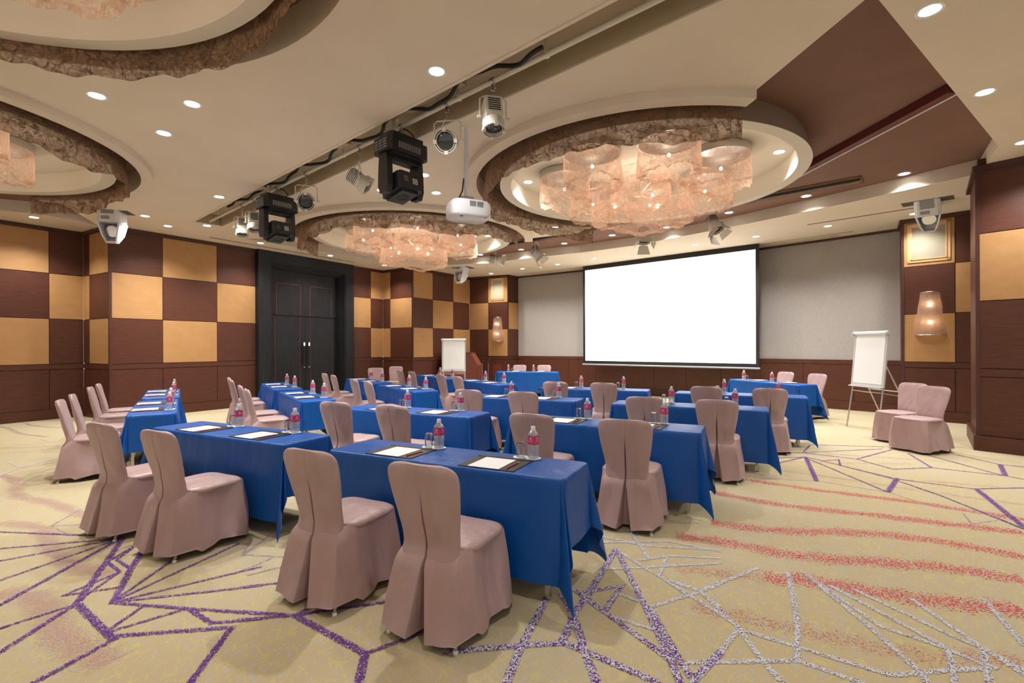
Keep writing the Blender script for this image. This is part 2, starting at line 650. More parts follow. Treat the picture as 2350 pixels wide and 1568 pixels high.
def wall_face(side, p0, p1, cols, first, base_out=.02, top=True, posts=(False, False), skip=(), crown=True):
    """p0 -> p1 runs left to right seen from inside; local -y is the room side.
    cols: fractions along the face; first: 'a' amber or 'w' wood for the top row of the first column"""
    mx, L = wall_frame(p0, p1)
    w = MB().box(0, L, .02, .16, 0, ZC + .1, mx).build('wall_' + side, M['wood_dark'], kind='structure')
    xs = [0] + [c * L for c in cols] + [L]
    for i in range(len(xs) - 1):
        x0, x1 = xs[i] + GAP / 2, xs[i + 1] - GAP / 2
        for k, (z0, z1) in enumerate(LEV):
            if (i, k) in skip:
                continue
            amber = False
            if k > 0:
                # row 3 (top) has the first letter, alternating down and along
                amber = ((i + (3 - k)) % 2 == 0) == (first == 'a')
            MB().box(x0, x1, -.004, .02, z0 + GAP / 2, z1 - GAP / 2, mx).build('panel', M['amber' if amber else 'wood'], w)
    MB().box(GAP / 2, L - GAP / 2, -.006, .02, 1.022, 1.124, mx).build('rail_board', M['wood'], w)
    MB().box(-.001, L + .001, -base_out, .02, 0, .203, mx).build('baseboard_' + side, M['wood'], kind='structure')
    if crown:
        MB().box(-.02, L + .02, -.05, .05, 3.865, ZC - .002, mx).box(-.01, L + .01, -.035, .03, 3.845, 3.865, mx).build('trim_1', M['trim'], kind='structure')
    for flag, x in zip(posts, (0, L)):
        if flag:
            MB().box(x - .022, x + .022, -.012, .05, 0, 3.87, mx).build('trim_2', M['trim'], kind='structure')
    return w, mx, L


def fr(us, p0, p1):
    return [ucut(u, p0, p1) for u in us]


# far left stretch, running forward past the camera's left
c0 = Vector((-9.164, 10.349))
dirF1 = (c0 - Vector((-9.827, 9.289))).normalized()
pF1 = c0 - dirF1 * 8.85
Lf = 8.85
cols = []
x = Lf - .55
while x > .2:
    cols.insert(0, x / Lf)
    x -= .92
n1 = len(cols) + 1
wall_face('left', pF1, c0, cols, 'w' if (n1 - 1) % 2 == 0 else 'a')
F2 = ((-9.164, 10.349), (-8.105, 9.742))
wall_face('left', *F2, fr([205.5], *F2), 'w', posts=(False, False))
F3 = ((-8.08, 9.735), (-6.442, 12.151))
wall_face('left', *F3, fr([373.2, 497.9], *F3), 'w', posts=(True, False))
DR = ((-6.442, 12.151), (-4.87, 14.634))
F4 = ((-4.87, 14.634), (-4.171, 15.651))
wall_face('left', *F4, fr([850.7], *F4), 'w')
F5 = ((-4.171, 15.651), (-3.088, 14.935))
wall_face('left', *F5, fr([895.7], *F5), 'a')
F6 = ((-3.06, 14.95), (-1.513, 17.271))
wall_face('left', *F6, fr([993.1, 1039.8], *F6), 'a', posts=(True, False))
F7 = ((-1.513, 17.271), (-.147, 16.617))
wF7, mF7, LF7 = wall_face('back', *F7, fr([1120.4], *F7), 'w')
F8 = ((-.130, 16.64), (.23, 17.10))
wall_face('back', *F8, [], 'w', posts=(True, False))
F9 = ((7.727, 9.558), (9.35, 7.94))
t1 = ucut(2192, *F9)
wF9, mF9, LF9 = wall_face('right', *F9, [t1, min(.95, 2 * t1)], 'a', posts=(True, False))
F10 = ((6.455, 6.70), (8.9, 3.68))
wall_face('right', *F10, [.45, .75], 'w', base_out=.055, posts=(True, False))
# returns of the two right-hand piers
for (a, b) in (((8.25, 10.28), (7.727, 9.558)), ((7.35, 7.75), (6.455, 6.70))):
    mx, L = wall_frame(a, b)
    MB().box(0, L, .0, .1, 0, ZC + .1, mx).build('wall_right', M['wood'], kind='structure')
    MB().box(0, L + .05, -.05, .0, 3.865, ZC, mx).build('trim_1', M['trim'], kind='structure')
mx, L = wall_frame((7.35, 7.75), (6.455, 6.70))
MB().box(0, L + .05, -.05, .0, 0, .205, mx).build('baseboard_right', M['wood'], kind='structure')

# gently curved grey screen wall: circle through measured points
ga, gb, gc = Vector((.225, 17.06)), Vector((4.45, 13.98)), Vector((8.22, 10.22))


def circ3(a, b, c):
    ax, ay, bx, by, cx_, cy_ = *a, *b, *c
    d = 2 * (ax * (by - cy_) + bx * (cy_ - ay) + cx_ * (ay - by))
    ux = ((ax**2 + ay**2) * (by - cy_) + (bx**2 + by**2) * (cy_ - ay) + (cx_**2 + cy_**2) * (ay - by)) / d
    uy = ((ax**2 + ay**2) * (cx_ - bx) + (bx**2 + by**2) * (ax - cx_) + (cx_**2 + cy_**2) * (bx - ax)) / d
    return Vector((ux, uy)), (Vector((ux, uy)) - Vector(a)).length


gb = Vector((4.28, 13.92)) + Vector((.06, .07))
GC, GR = circ3(ga, gb, gc)
A0 = atan2(ga.y - GC.y, ga.x - GC.x)
A1 = atan2(gc.y - GC.y, gc.x - GC.x)


def gp(t, off=0):
    a = A0 + (A1 - A0) * t
    r = GR - off
    return (GC.x + r * cos(a), GC.y + r * sin(a))


def gseg(t0, t1, z0, z1, off0, off1, n):
    """curved slab between offsets off0 (room side) and off1"""
    mb = MB()
    rows = []
    for i in range(n + 1):
        t = t0 + (t1 - t0) * i / n
        a, b = gp(t, off0), gp(t, off1)
        rows.append([(a[0], a[1], z0), (a[0], a[1], z1), (b[0], b[1], z1), (b[0], b[1], z0)])
    return mb.loft(rows, True, True, True)


def gt(u):
    best = min(range(2001), key=lambda i: abs((gp(i / 2000)[0] / gp(i / 2000)[1]) * FPX + CX - .5 - u))
    return best / 2000


gw = gseg(0, 1, 0, ZC + .1, 0, -.15, 24).build('wall_back', M['grey_wall'], smooth=30, kind='structure')
gseg(0, 1, 3.872, ZC - .002, .045, 0, 24).build('trim_1', M['trim'], kind='structure')
gseg(0, 1, 0, .2, .045, 0, 24).build('baseboard_back', M['wood'], kind='structure')
gseg(0, 1, 1.03, 1.13, .034, 0, 24).build('rail_board', M['wood'], gw)
seams = [1211.6, 1245.6, 1305, 1367.8, 1432, 1501, 1574.5, 1654.6, 1745, 1843.8, 1958.7]
ts = [0] + [gt(u) for u in seams] + [1]
for a, b in zip(ts, ts[1:]):
    gseg(a + .0004, b - .0004, .205, 1.022, .03, 0, 4).build('panel', M['wood'], gw)
gseg(0, 1, .1, 1.1, .012, 0, 24).build('dado_backing', M['wood_dark'], gw)

# ---------------- double door ----------------
mx, L = wall_frame(*DR)
d1 = empty('door_1', kind='structure')
MB().box(0, L, .14, .3, 0, ZC + .1, mx).build('wall_left', M['wood_dark'], kind='structure')
HW, HT = .42, 3.53
fb = MB()
out = -.14
steps = [(0, out), (.30, out + .02), (.34, out + .06), (.38, out + .10), (.42, out + .15)]
for i, (w0, y0) in enumerate(steps):
    w1 = steps[i + 1][0] if i + 1 < len(steps) else .45
    zt = 3.92 - w0 * .9
    zt1 = 3.92 - w1 * .9
    fb.box(w0, w1, y0, .15, 0, zt, mx)
    fb.box(L - w1, L - w0, y0, .15, 0, zt, mx)
    fb.box(w1, L - w1, y0, .15, zt1, zt, mx)
fb.build('door_frame', M['ebony'], d1)
zt = 3.92 - .45 * .9
zl = 2.32
# fixed top panel and two leaves
MB().box(.45, L - .45, .10, .14, zl, zt, mx).build('transom_panel', M['ebony'], d1)
tr = MB()
for xa, xb in ((.62, 1.32), (L - 1.32, L - .62)):
    for a in (xa, xb):
        tr.box(a - .006, a + .006, .094, .101, zl + .02, zt - .35, mx)
    tr.box(xa, xb, .094, .101, zt - .356, zt - .344, mx)
tr.build('inlay_line', M['redline'], d1)
mid = L / 2
for sx, xa, xb in ((-1, .45, mid - .004), (1, mid + .004, L - .45)):
    lf = MB().box(xa, xb, .115, .145, 0.01, zl - .03, mx).build('door_leaf', M['ebony'], d1)
    il = MB()
    for a in ((xa + .13, xb - .16) if sx < 0 else (xa + .16, xb - .13)):
        il.box(a - .005, a + .005, .109, .116, .12, zl - .04, mx)
    il.box(xa + .13, xb - .13, .109, .116, .12, .13, mx)
    il.build('inlay_line', M['redline'], lf)
    hx = mid + sx * .075
    MB().tube([(hx, .06, .98), (hx, .06, 1.52)], .02, 10, mx).build('handle', M['black'], lf, smooth=True)
    b2 = MB()
    for z in (.90, 1.56):
        b2.box(hx - .024, hx + .024, .04, .115, z - (.0 if z < 1 else .06), z + (.02 if z < 1 else .03), mx)
    b2.build('handle_bracket', M['chrome'], lf)

# ---------------- ceilings ----------------
REC = [(2.54, 3.39), (2.37, 4.65), (1.48, 10.54), (.44, 11.03), (-6.07, 10.95), (-3.71, 14.07), (-2.62, 14.72), (-.71, 14.3),
       (.39, 13.53), (1.8, 12.75), (3.0, 11.87), (4.69, 9.89), (5.85, 8.35), (6.75, 6.96), (6.04, 6.0)]
REC2 = [(-8.33, 9.75), (-7.7, 8.3), (-7.5, 7.0), (-9.6, 5.5), (-10.2, 8.0), (-9.15, 8.65), (-8.66, 8.88)]
COF = [  # centre, hole radius, rim outer radius, drum centre, drum outer, drum inner
    ((1.933, 7.24), 2.45, 2.615, (1.97, 7.2), 2.14, 1.98),
    ((-2.204, 10.927), 2.50, 2.68, (-2.18, 10.76), 2.17, 2.02),
    ((-7.138, 5.449), 2.357, 2.49, (-7.18, 5.38), 2.16, 2.0),
    ((-2.957, 1.849), 2.313, 2.51, (-3.1, 1.63), 2.245, 2.12),
]


def circle(c, r, n=96):
    return [(c[0] + r * cos(2 * pi * i / n), c[1] + r * sin(2 * pi * i / n)) for i in range(n)]


def cutter(poly, z0, z1):
    o = bpy.data.objects.new('cutter', MB().prism(poly, z0, z1).mesh('cutter', M['cream']))
    COL.objects.link(o)
    return o


ceil = MB().box(-16, 12, -5, 20, ZC, ZB + .02).build('ceiling', M['cream'], kind='structure')
cuts = [cutter(REC, 3.7, 4.4), cutter(REC2, 3.7, 4.4)]
recs = cuts[:2]
for c in COF:
    cuts.append(cutter(circle(c[0], c[1]), 3.7, 4.4))
SA, SB = Vector((-6.05, 9.65)), Vector((1.45, 3.17))
sd = (SB - SA).normalized()
sn = Vector((-sd.y, sd.x))
SW = .245
slot = [SA + sn * SW, SA - sn * SW, SB - sn * SW, SB + sn * SW]
slotp = [tuple(p) for p in slot]
cuts.append(cutter(slotp, 3.7, 4.4))
boolean(ceil, cuts)
# slot liner
liner = MB()
mxs = Matrix.Translation((SA.x, SA.y, 0)) @ Matrix.Rotation(atan2(sd.y, sd.x), 4, 'Z')
SL = (SB - SA).length
liner.box(0, SL, -SW, SW, 4.13, 4.17, mxs)
liner.box(0, SL, SW - .012, SW + .01, ZC + .004, 4.15, mxs).box(0, SL, -SW - .01, -SW + .012, ZC + .004, 4.15, mxs)
liner.box(-.01, .012, -SW, SW, ZC + .004, 4.15, mxs)
liner.build('ceiling', M['slot'], kind='structure')
lip = MB().box(0, SL, -SW - .035, -SW, ZC - .008, ZC + .001, mxs).box(0, SL, SW, SW + .035, ZC - .008, ZC + .001, mxs)
lip.build('trim_3', M['cream'], kind='structure')
MB().box(-16, 12, -5, 20, ZB, ZB + .05).build('ceiling', M['brown_ceiling'], kind='structure')

for i, (c, rh, ro, dc, do, di) in enumerate(COF):
    rim = MB()
    n = 96
    rim.lathe([(rh, ZR), (ro, ZR), (ro, ZC + .002), (rh, ZC + .002), (rh, ZR)], n, T(c[0], c[1]), cap=False)
    r = rim.build('ceiling', M['cream'], kind='structure')
    if i < 3:
        boolean(r, recs[:1] if i < 2 else recs[1:])
    dr = MB()
    top = do - .09
    dr.lathe([(di, ZR), (do, ZR), (top, ZB + .01), (top - .05, ZB + .01), (di, ZB - .01), (di, ZR)], n, T(dc[0], dc[1]), cap=False)
    d = dr.build('ceiling', M['cream_light'], smooth=35, kind='structure')
    # taupe skin: shade on the drum's poorly lit outside, put into colour
    MB().lathe([(do + .003, ZR + .004), (top + .004, ZB)], n, T(dc[0], dc[1]), cap=False).build('drum_shadow_skin', M['taupe'], d, smooth=35)
    MB().lathe([(.001, ZB - .012), (di + .02, ZB - .012)], n, T(dc[0], dc[1]), cap=False).build('drum_ceiling', M['cream_light'], d)
for o in cuts:
    bpy.data.objects.remove(o)
# fascia skins and narrow joints in the low ceiling
SLITS = [((482, 545), (812, 602), 'trim_4'), ((1853, 516), (2100, 477), 'trim_4')]
for (a, b, nme) in SLITS:
    pa, pb = P(*a, ZC), P(*b, ZC)
    m_, l_ = wall_frame(pa, pb)
    MB().box(0, l_, -.025, .025, ZC - .003, ZC + .004, m_).build(nme, M['slit'], kind='structure')
# blind screen pocket in front of the grey wall
MB_ = gseg(.05, .93, ZC - .004, ZC + .004, .50, .42, 20)
MB_.build('trim_5', M['slot'], kind='structure')
gseg(.05, .93, ZC - .007, ZC - .001, .33, .31, 20).build('trim_5', M['cream_light'], kind='structure')
gseg(.06, .90, ZC - .003, ZC + .004, .31, .17, 20).build('trim_5', M['slot'], kind='structure')
# dark slot with a rail in the brown recess
ra, rb = Vector((5.62, 7.78)), Vector((-.6, 13.05))
m_, l_ = wall_frame(ra, rb)
MB().box(0, l_, -.17, .17, ZB - .006, ZB + .001, m_).build('trim_6', M['wood_dark'], kind='structure')
MB().box(-.02, l_, -.20, -.17, ZB - .02, ZB, m_).box(-.02, l_, .17, .20, ZB - .02, ZB, m_).box(-.02, 0, -.2, .2, ZB - .02, ZB, m_).build('trim_6', M['brown_ceiling'], kind='structure')
hr = empty('hanging_rail', (ra.x, ra.y, ZB), 0, label='brown pipe rail in the dark ceiling slot above the screen side', cat='rail')
MB().tube([(0, 0, -.035), ((rb - ra).x, (rb - ra).y, -.035)], .024, 10).build('pipe', M['taupe'], hr, smooth=True)

# carpet pattern
LINES = [
('p',0.05,[[-2.98,3.7],[-2.48,2.75],[-1.99,2.41]]),
('p',0.05,[[-2.78,3.72],[-2.5,3.16],[-2.28,2.76]]),
('p',0.04,[[-1.99,2.41],[-2.08,2.1]]),
('p',0.04,[[-2.48,2.75],[-2.45,2.31]]),
('p',0.04,[[-2.99,3.69],[-2.9,2.73]]),
('p',0.04,[[-2.0,2.44],[-1.46,2.51],[-1.4,2.1]]),
('p',0.028,[[-2.99,3.69],[-3.21,3.03]]),
('p',0.028,[[-2.99,3.69],[-3.5,3.31]]),
('p',0.028,[[-2.99,3.69],[-3.72,3.51]]),
('p',0.028,[[-3.0,3.72],[-4.06,3.83]]),
('p',0.028,[[-2.48,2.74],[-2.66,2.51]]),
('p',0.028,[[-2.29,2.76],[-2.33,3.37]]),
('p',0.028,[[-2.29,2.76],[-2.03,3.58]]),
('p',0.028,[[-2.29,2.76],[-1.67,3.2]]),
('p',0.028,[[-2.29,2.76],[-1.53,2.95]]),
('p',0.028,[[-2.08,2.49],[-2.08,2.71]]),
('p',0.028,[[-2.06,2.48],[-1.82,2.69]]),
('p',0.028,[[-2.8,3.75],[-2.75,3.28],[-2.55,3.14],[-2.5,2.76]]),
('p',0.028,[[-2.79,3.68],[-2.72,3.32],[-2.51,3.18]]),
('p',0.028,[[-2.64,2.84],[-2.55,3.14]]),
('p',0.028,[[-2.64,2.84],[-2.4,2.93]]),
('p',0.035,[[-2.29,2.76],[-1.8,2.69],[-1.38,2.64]]),
('p',0.035,[[-1.8,2.69],[-1.59,2.55],[-1.35,2.59]]),
('f',0.022,[[-3.78,3.96],[-3.4,4.0]]),
('f',0.022,[[-3.78,3.97],[-3.91,4.4]]),
('f',0.022,[[-3.48,3.78],[-3.68,3.9]]),
('p',0.035,[[-1.5,2.66],[-1.18,2.62]]),
('p',0.035,[[-1.46,2.58],[-1.18,2.62]]),
('p',0.035,[[-1.18,2.62],[-1.08,2.78]]),
('p',0.035,[[-1.18,2.62],[-0.95,2.69],[-0.67,2.77],[-0.58,2.85]]),
('p',0.035,[[-0.7,2.29],[-0.5,2.43],[-0.39,2.51]]),
('p',0.05,[[-1.18,2.62],[-0.7,2.29],[-0.67,2.1]]),
('p',0.028,[[-1.65,2.93],[-1.37,3.0]]),
('f',0.028,[[-1.89,3.38],[-1.98,3.67]]),
('f',0.028,[[-1.89,3.38],[-1.88,3.74]]),
('f',0.028,[[-1.88,3.39],[-1.47,3.34]]),
('f',0.028,[[-1.69,3.09],[-1.46,3.26]]),
('f',0.028,[[-1.77,3.14],[-1.66,3.34]]),
('q',0.045,[[-0.32,2.3],[-0.27,2.31],[0.04,2.35],[0.25,2.37],[0.36,2.29],[0.62,2.09]]),
('q',0.045,[[0.21,2.83],[0.04,2.35],[-0.03,2.09]]),
('q',0.045,[[0.29,2.83],[0.33,2.59],[0.34,2.3],[0.36,2.09]]),
('q',0.045,[[0.32,2.59],[0.24,2.37]]),
('q',0.045,[[0.33,2.62],[0.46,2.87],[0.73,3.44]]),
('q',0.04,[[0.74,3.46],[0.74,2.81],[0.73,2.27],[0.72,2.09]]),
('q',0.04,[[0.76,2.69],[0.77,2.24],[0.78,2.1],[0.98,2.29]]),
('q',0.04,[[0.38,2.87],[0.49,2.66],[0.56,2.54],[0.72,2.25]]),
('q',0.04,[[0.5,2.65],[0.66,2.93],[0.43,2.86]]),
('w',0.035,[[0.74,3.46],[0.87,3.15],[0.94,3.02],[1.03,2.8],[1.12,2.64]]),
('w',0.035,[[0.76,2.69],[1.11,2.86],[1.25,2.94]]),
('w',0.035,[[0.53,2.6],[0.72,2.48]]),
('w',0.035,[[0.62,2.84],[0.72,2.75]]),
('w',0.035,[[0.6,3.15],[1.38,3.23]]),
('w',0.035,[[0.92,3.82],[0.93,3.32]]),
('w',0.035,[[0.86,3.28],[1.08,3.35],[1.41,3.31]]),
('w',0.035,[[0.93,3.07],[1.06,3.33]]),
('w',0.035,[[0.95,3.01],[1.11,2.86],[1.15,2.7]]),
('w',0.035,[[0.79,2.22],[0.94,2.22]]),
('w',0.035,[[0.67,3.58],[1.16,3.6],[1.46,3.42]]),
('w',0.035,[[0.68,3.69],[0.97,3.52],[1.47,3.44]]),
('w',0.04,[[1.0,2.98],[1.11,2.87],[1.16,2.48],[1.36,2.34],[1.66,2.13],[2.17,2.18]]),
('w',0.04,[[0.98,2.93],[1.17,2.51]]),
('w',0.04,[[1.11,2.87],[1.6,3.16]]),
('w',0.04,[[1.16,2.48],[0.81,2.12]]),
('w',0.04,[[1.16,2.48],[1.15,2.23],[1.16,2.09]]),
('w',0.04,[[0.78,2.22],[1.31,2.23],[1.5,2.08]]),
('w',0.04,[[1.76,3.09],[1.52,2.59],[1.31,2.23]]),
('w',0.04,[[1.86,3.09],[1.84,2.5],[1.81,2.15],[1.78,2.08]]),
('w',0.04,[[1.87,2.97],[1.9,2.5],[2.08,2.31],[2.13,2.2]]),
('w',0.04,[[1.92,2.92],[2.06,2.4],[2.08,2.31]]),
('w',0.04,[[2.03,2.88],[2.2,2.4],[2.25,2.32],[2.28,2.16]]),
('w',0.04,[[2.28,2.76],[2.25,2.32]]),
('w',0.04,[[2.08,2.31],[1.9,2.08]]),
('w',0.04,[[2.25,2.32],[2.05,2.08]]),
('w',0.04,[[2.25,2.29],[2.25,2.13]]),
('w',0.04,[[2.69,2.76],[2.47,2.34]]),
('r',0.13,[[1.63,3.98],[2.09,3.78],[2.66,3.78],[3.11,3.63],[3.51,3.32]]),
('r',0.14,[[1.25,3.7],[1.55,3.61],[1.94,3.33],[2.48,3.24],[2.89,3.15],[3.15,2.98]]),
('r',0.15,[[1.58,3.03],[1.91,2.97],[2.23,2.8],[2.56,2.7],[2.8,2.65]]),
('s',0.15,[[1.06,3.16],[1.58,3.03]]),
('s',0.15,[[0.99,2.69],[1.26,2.57],[1.67,2.38],[1.81,2.27],[2.35,2.23]]),
('r',0.12,[[3.46,3.96],[3.95,3.74]]),
('p',0.06,[[3.82,6.3],[3.5,5.66],[3.26,5.19]]),
('p',0.06,[[4.66,4.85],[4.36,4.34],[4.07,3.85]]),
('p',0.06,[[4.19,5.27],[3.72,4.79]]),
('p',0.06,[[5.92,5.87],[5.47,5.37]]),
('p',0.03,[[3.8,6.3],[3.71,4.79]]),
('p',0.03,[[3.85,6.27],[4.13,5.3],[4.13,4.64],[4.03,3.82]]),
('p',0.03,[[3.97,5.86],[4.18,5.24],[4.65,4.88],[5.19,4.91]]),
('p',0.03,[[4.4,6.18],[5.28,6.73]]),
('p',0.03,[[4.4,6.18],[4.46,5.67],[4.97,5.73],[5.31,6.49]]),
('p',0.03,[[4.97,5.73],[5.45,5.37],[5.49,6.49]]),
('p',0.03,[[5.88,6.39],[5.92,5.87],[6.09,5.76]]),
('p',0.03,[[4.34,7.05],[3.94,6.56],[5.19,6.78]]),
('p',0.03,[[3.74,6.56],[3.94,6.56],[4.4,6.18]]),
('p',0.03,[[4.38,7.08],[5.31,6.92]]),
('p',0.03,[[3.9,6.09],[4.15,6.15],[3.97,5.86]]),
('p',0.03,[[3.45,6.26],[3.8,6.3]]),
('p',0.03,[[3.3,5.99],[3.8,6.3]]),
('p',0.03,[[5.47,5.37],[5.52,5.22]]),
('f',0.025,[[3.26,5.19],[3.71,4.79],[3.79,4.39],[4.1,4.12],[4.03,3.82]]),
('f',0.025,[[3.9,4.19],[3.73,3.93],[4.02,4.01]]),
('f',0.025,[[2.71,5.29],[3.26,5.19]]),
('r',0.1,[[2.5,5.29],[3.0,4.9],[3.42,4.65],[3.8,4.43],[4.26,4.03]]),
('r',0.12,[[1.99,4.81],[2.43,4.4],[3.06,4.16],[3.95,3.74]]),
('s',0.08,[[3.09,5.66],[3.68,5.22],[4.11,4.79],[4.65,4.4]]),
('s',0.08,[[4.2,5.27],[4.98,4.93]]),
('s',0.08,[[3.43,6.02],[4.9,5.92]]),
('s',0.08,[[4.19,6.51],[5.51,5.99]]),
('f',0.02,[[-7.22,7.51],[-6.81,7.51]]),
('f',0.02,[[-7.47,7.06],[-7.22,7.51]]),
('f',0.02,[[-7.61,7.79],[-7.22,7.51]]),
('r',0.02,[[-7.44,7.03],[-6.58,7.25]]),
('r',0.02,[[-7.09,6.69],[-6.44,7.1]]),
('w',0.025,[[-5.84,5.51],[-6.0,5.89],[-6.01,6.62]]),
('w',0.025,[[-6.0,5.89],[-5.7,6.28]]),
('w',0.025,[[-6.46,6.2],[-6.0,5.89]]),
('w',0.025,[[-5.54,5.54],[-5.57,6.14]]),
('m',0.1,[[-9.5,8.97],[-9.1,8.77],[-8.46,8.26],[-7.64,7.94]]),
('m',0.1,[[-9.47,9.4],[-8.86,9.0],[-7.98,8.8]]),
('m',0.16,[[-5.88,5.55],[-5.39,5.3],[-4.91,4.74],[-4.4,4.6],[-3.87,4.27],[-3.55,4.15]]),
('m',0.17,[[-4.27,4.03],[-3.81,3.95],[-3.35,3.49],[-2.96,3.23],[-2.53,3.08]]),
('m',0.2,[[-3.07,2.89],[-2.79,2.83],[-2.54,2.66],[-2.32,2.46],[-2.07,2.32],[-1.86,2.23]])]

ORDER = 'mrsfwqp'
for ki, k in enumerate(ORDER):
    vs, fs, uvs = [], [], []
    cnt = 0
    for kk, w, pts in LINES:
        if kk != k:
            continue
        w *= {'w': .85, 'f': .8, 'r': 1.55, 's': 1.4, 'p': .9}.get(k, 1)
        cnt += 1
        z = .0006 + ki * .0006 + (cnt % 9) * .00005
        p = [Vector(q) for q in pts]
        if w > .075:         # soft bands: round the corners
            for _ in range(2):
                q = [p[0]]
                for a, b in zip(p, p[1:]):
                    q += [a.lerp(b, .25), a.lerp(b, .75)]
                p = q + [p[-1]]
        h = w / 2
        lr = []
        for i, c in enumerate(p):
            a = (c - p[i - 1]).normalized() if i else (p[1] - c).normalized()
            b = (p[i + 1] - c).normalized() if i < len(p) - 1 else a
            nn = Vector((-(a + b).y, (a + b).x))
            if nn.length < .3:
                nn = Vector((-a.y, a.x))
            nn.normalize()
            ca = max(.45, abs(nn.dot(Vector((-a.y, a.x)))))
            hh = h / ca
            e = 0
            if w <= .075:
                e = h * (-.6 if i == 0 else (.6 if i == len(p) - 1 else 0))
            c2 = c + (b if i == 0 else a) * e
            ww = hh * (1 if w < .075 else (.65 + .5 * abs(sin(i * 1.1 + cnt))))
            lr.append((c2 + nn * ww, c2 - nn * ww))
        base = len(vs)
        for l, r in lr:
            vs += [(l.x, l.y, z), (r.x, r.y, z)]
            uvs += [(0, 1), (0, -1)]
        for i in range(len(lr) - 1):
            j = base + 2 * i
            fs.append((j + 1, j + 3, j + 2, j))
    me = bpy.data.meshes.new('carpet_line')
    me.from_pydata(vs, [], fs)
    uvl = me.uv_layers.new(name='UVMap')
    for lp in me.loops:
        uvl.data[lp.index].uv = uvs[lp.vertex_index]
    me.materials.append(YARN[k])
    o = bpy.data.objects.new('carpet_pattern', me)
    COL.objects.link(o)
    o.parent = fl
    o['kind'] = 'stuff'

# ================= TABLES AND WHAT STANDS ON THEM =================
ZT = .71
W_, D_ = 1.8, .45


def rot(v, a):
    return Vector((v[0] * cos(a) - v[1] * sin(a), v[0] * sin(a) + v[1] * cos(a)))


def cloth_mb(seed, b=.60, a=.41):
    rnd = random.Random(seed)
    cols = []
    X, Y, r = W_ / 2, D_ / 2, .012
    ph = [rnd.uniform(0, 6.28) for _ in range(8)]

    def side(p, q, nrm, L, n, k):
        for i in range(n):
            t = (i + .5) / n
            bx, by = p[0] + (q[0] - p[0]) * t, p[1] + (q[1] - p[1]) * t
            ln = sqrt((q[0] - p[0])**2 + (q[1] - p[1])**2)
            s = t * ln
            wv = .012 * sin(s * 9 + ph[k]) + .008 * sin(s * 17 + ph[k + 1])
            near = math.exp(-(s / .12)**2) + math.exp(-((ln - s) / .12)**2)
            cols.append((bx, by, nrm[0], nrm[1], L, .035 + wv + .0 * near, .0))

    def corner(cx_, cy_, sx, sy, fromlong):
        n = 22
        for i in range(n + 1):
            u = i / n
            th = u * pi / 2 if fromlong else (1 - u) * pi / 2
            L = min(b / max(cos(th), 1e-3), a / max(sin(th), 1e-3))
            nx, ny = sin(th) * sx, cos(th) * sy
            push = .045 + .24 * abs(sin(2 * th))**1.1 * (1 - .55 * math.exp(-((th - .95 - .1 * sin(ph[6])) / .16)**2)) * (1 + .15 * sin(ph[7] + sx))
            # the point of the fold swings across the corner
            cols.append((cx_, cy_, nx, ny, L, push, .04 * sin(4 * th)))

    # counter clockwise from front-left
    side((-X + r, -Y), (X - r, -Y), (0, -1), b, 44, 0)
    corner(X - r, -Y + r, 1, -1, True)
    side((X, -Y + r), (X, Y - r), (1, 0), a, 14, 1)
    corner(X - r, Y - r, 1, 1, False)
    side((X - r, Y), (-X + r, Y), (0, 1), b, 44, 2)
    corner(-X + r, Y - r, -1, 1, True)
    side((-X, Y - r), (-X, -Y + r), (-1, 0), a, 14, 3)
    corner(-X + r, -Y + r, -1, -1, False)
    rows = []
    S_ = [0, .006, .02, .05, .1, .18, .27, .36, .46, .56, .66, .76, .86, .94, 1]
    for s in S_:
        row = []
        for (bx, by, nx, ny, L, push, tw) in cols:
            l = s * L
            # round shoulder then fall
            rr = min(l, .016)
            o = rr * .8 + push * l
            z = ZT - max(0, l - .008) * sqrt(max(.1, 1 - push * push)) - min(l, .016) * .25
            z = max(z, .006 + .012 * (1 - s))
            tx, ty = -ny, nx
            g = tw * l
            row.append((bx + nx * o + tx * g, by + ny * o + ty * g, z))
        rows.append(row)
    mb = MB().loft(rows, True, True, False)
    return mb


ORD = {1: 'nearest', 2: 'second', 3: 'third', 4: 'farthest'}


def tphrase(l, k):
    return {'R': '%s table of the right line', 'M': '%s table of the middle line', 'L': '%s table of the inner left line',
            'D': '%s table of the door-side line'}[l] % ORD[k]


# near edge right corner (seen by the sitter) and heading of the long edge
TAB = [
    ('R', 1, (.28, 2.70), -26.7), ('R', 2, (1.60, 4.12), -26), ('R', 3, (2.91, 5.49), -25.6), ('R', 4, (4.19, 6.85), -26.4),
    ('M', 1, (-1.75, 3.70), -26.8), ('M', 2, (-.45, 5.10), -25.6), ('M', 3, (.84, 6.54), -24.2), ('M', 4, (2.13, 7.99), -22.5),
    ('L', 1, (-4.22, 5.29), -55.7), ('L', 2, (-2.89, 6.64), -55.5), ('L', 3, (-1.64, 8.03), -55.8), ('L', 4, (-.29, 9.39), -56.5),
    ('D', 1, (-5.40, 7.05), -55.5), ('D', 2, (-4.19, 8.54), -56.2), ('D', 3, (-2.92, 9.96), -56.2), ('D', 4, (-1.57, 11.31), -56.8),
    ('S', 1, (5.28, 10.93), 107.0), ('S', 2, (-.38, 14.74), 168.5),
]
names = {('S', 1): 'speaker table in front of the right easel', ('S', 2): 'speaker table beside the lectern'}

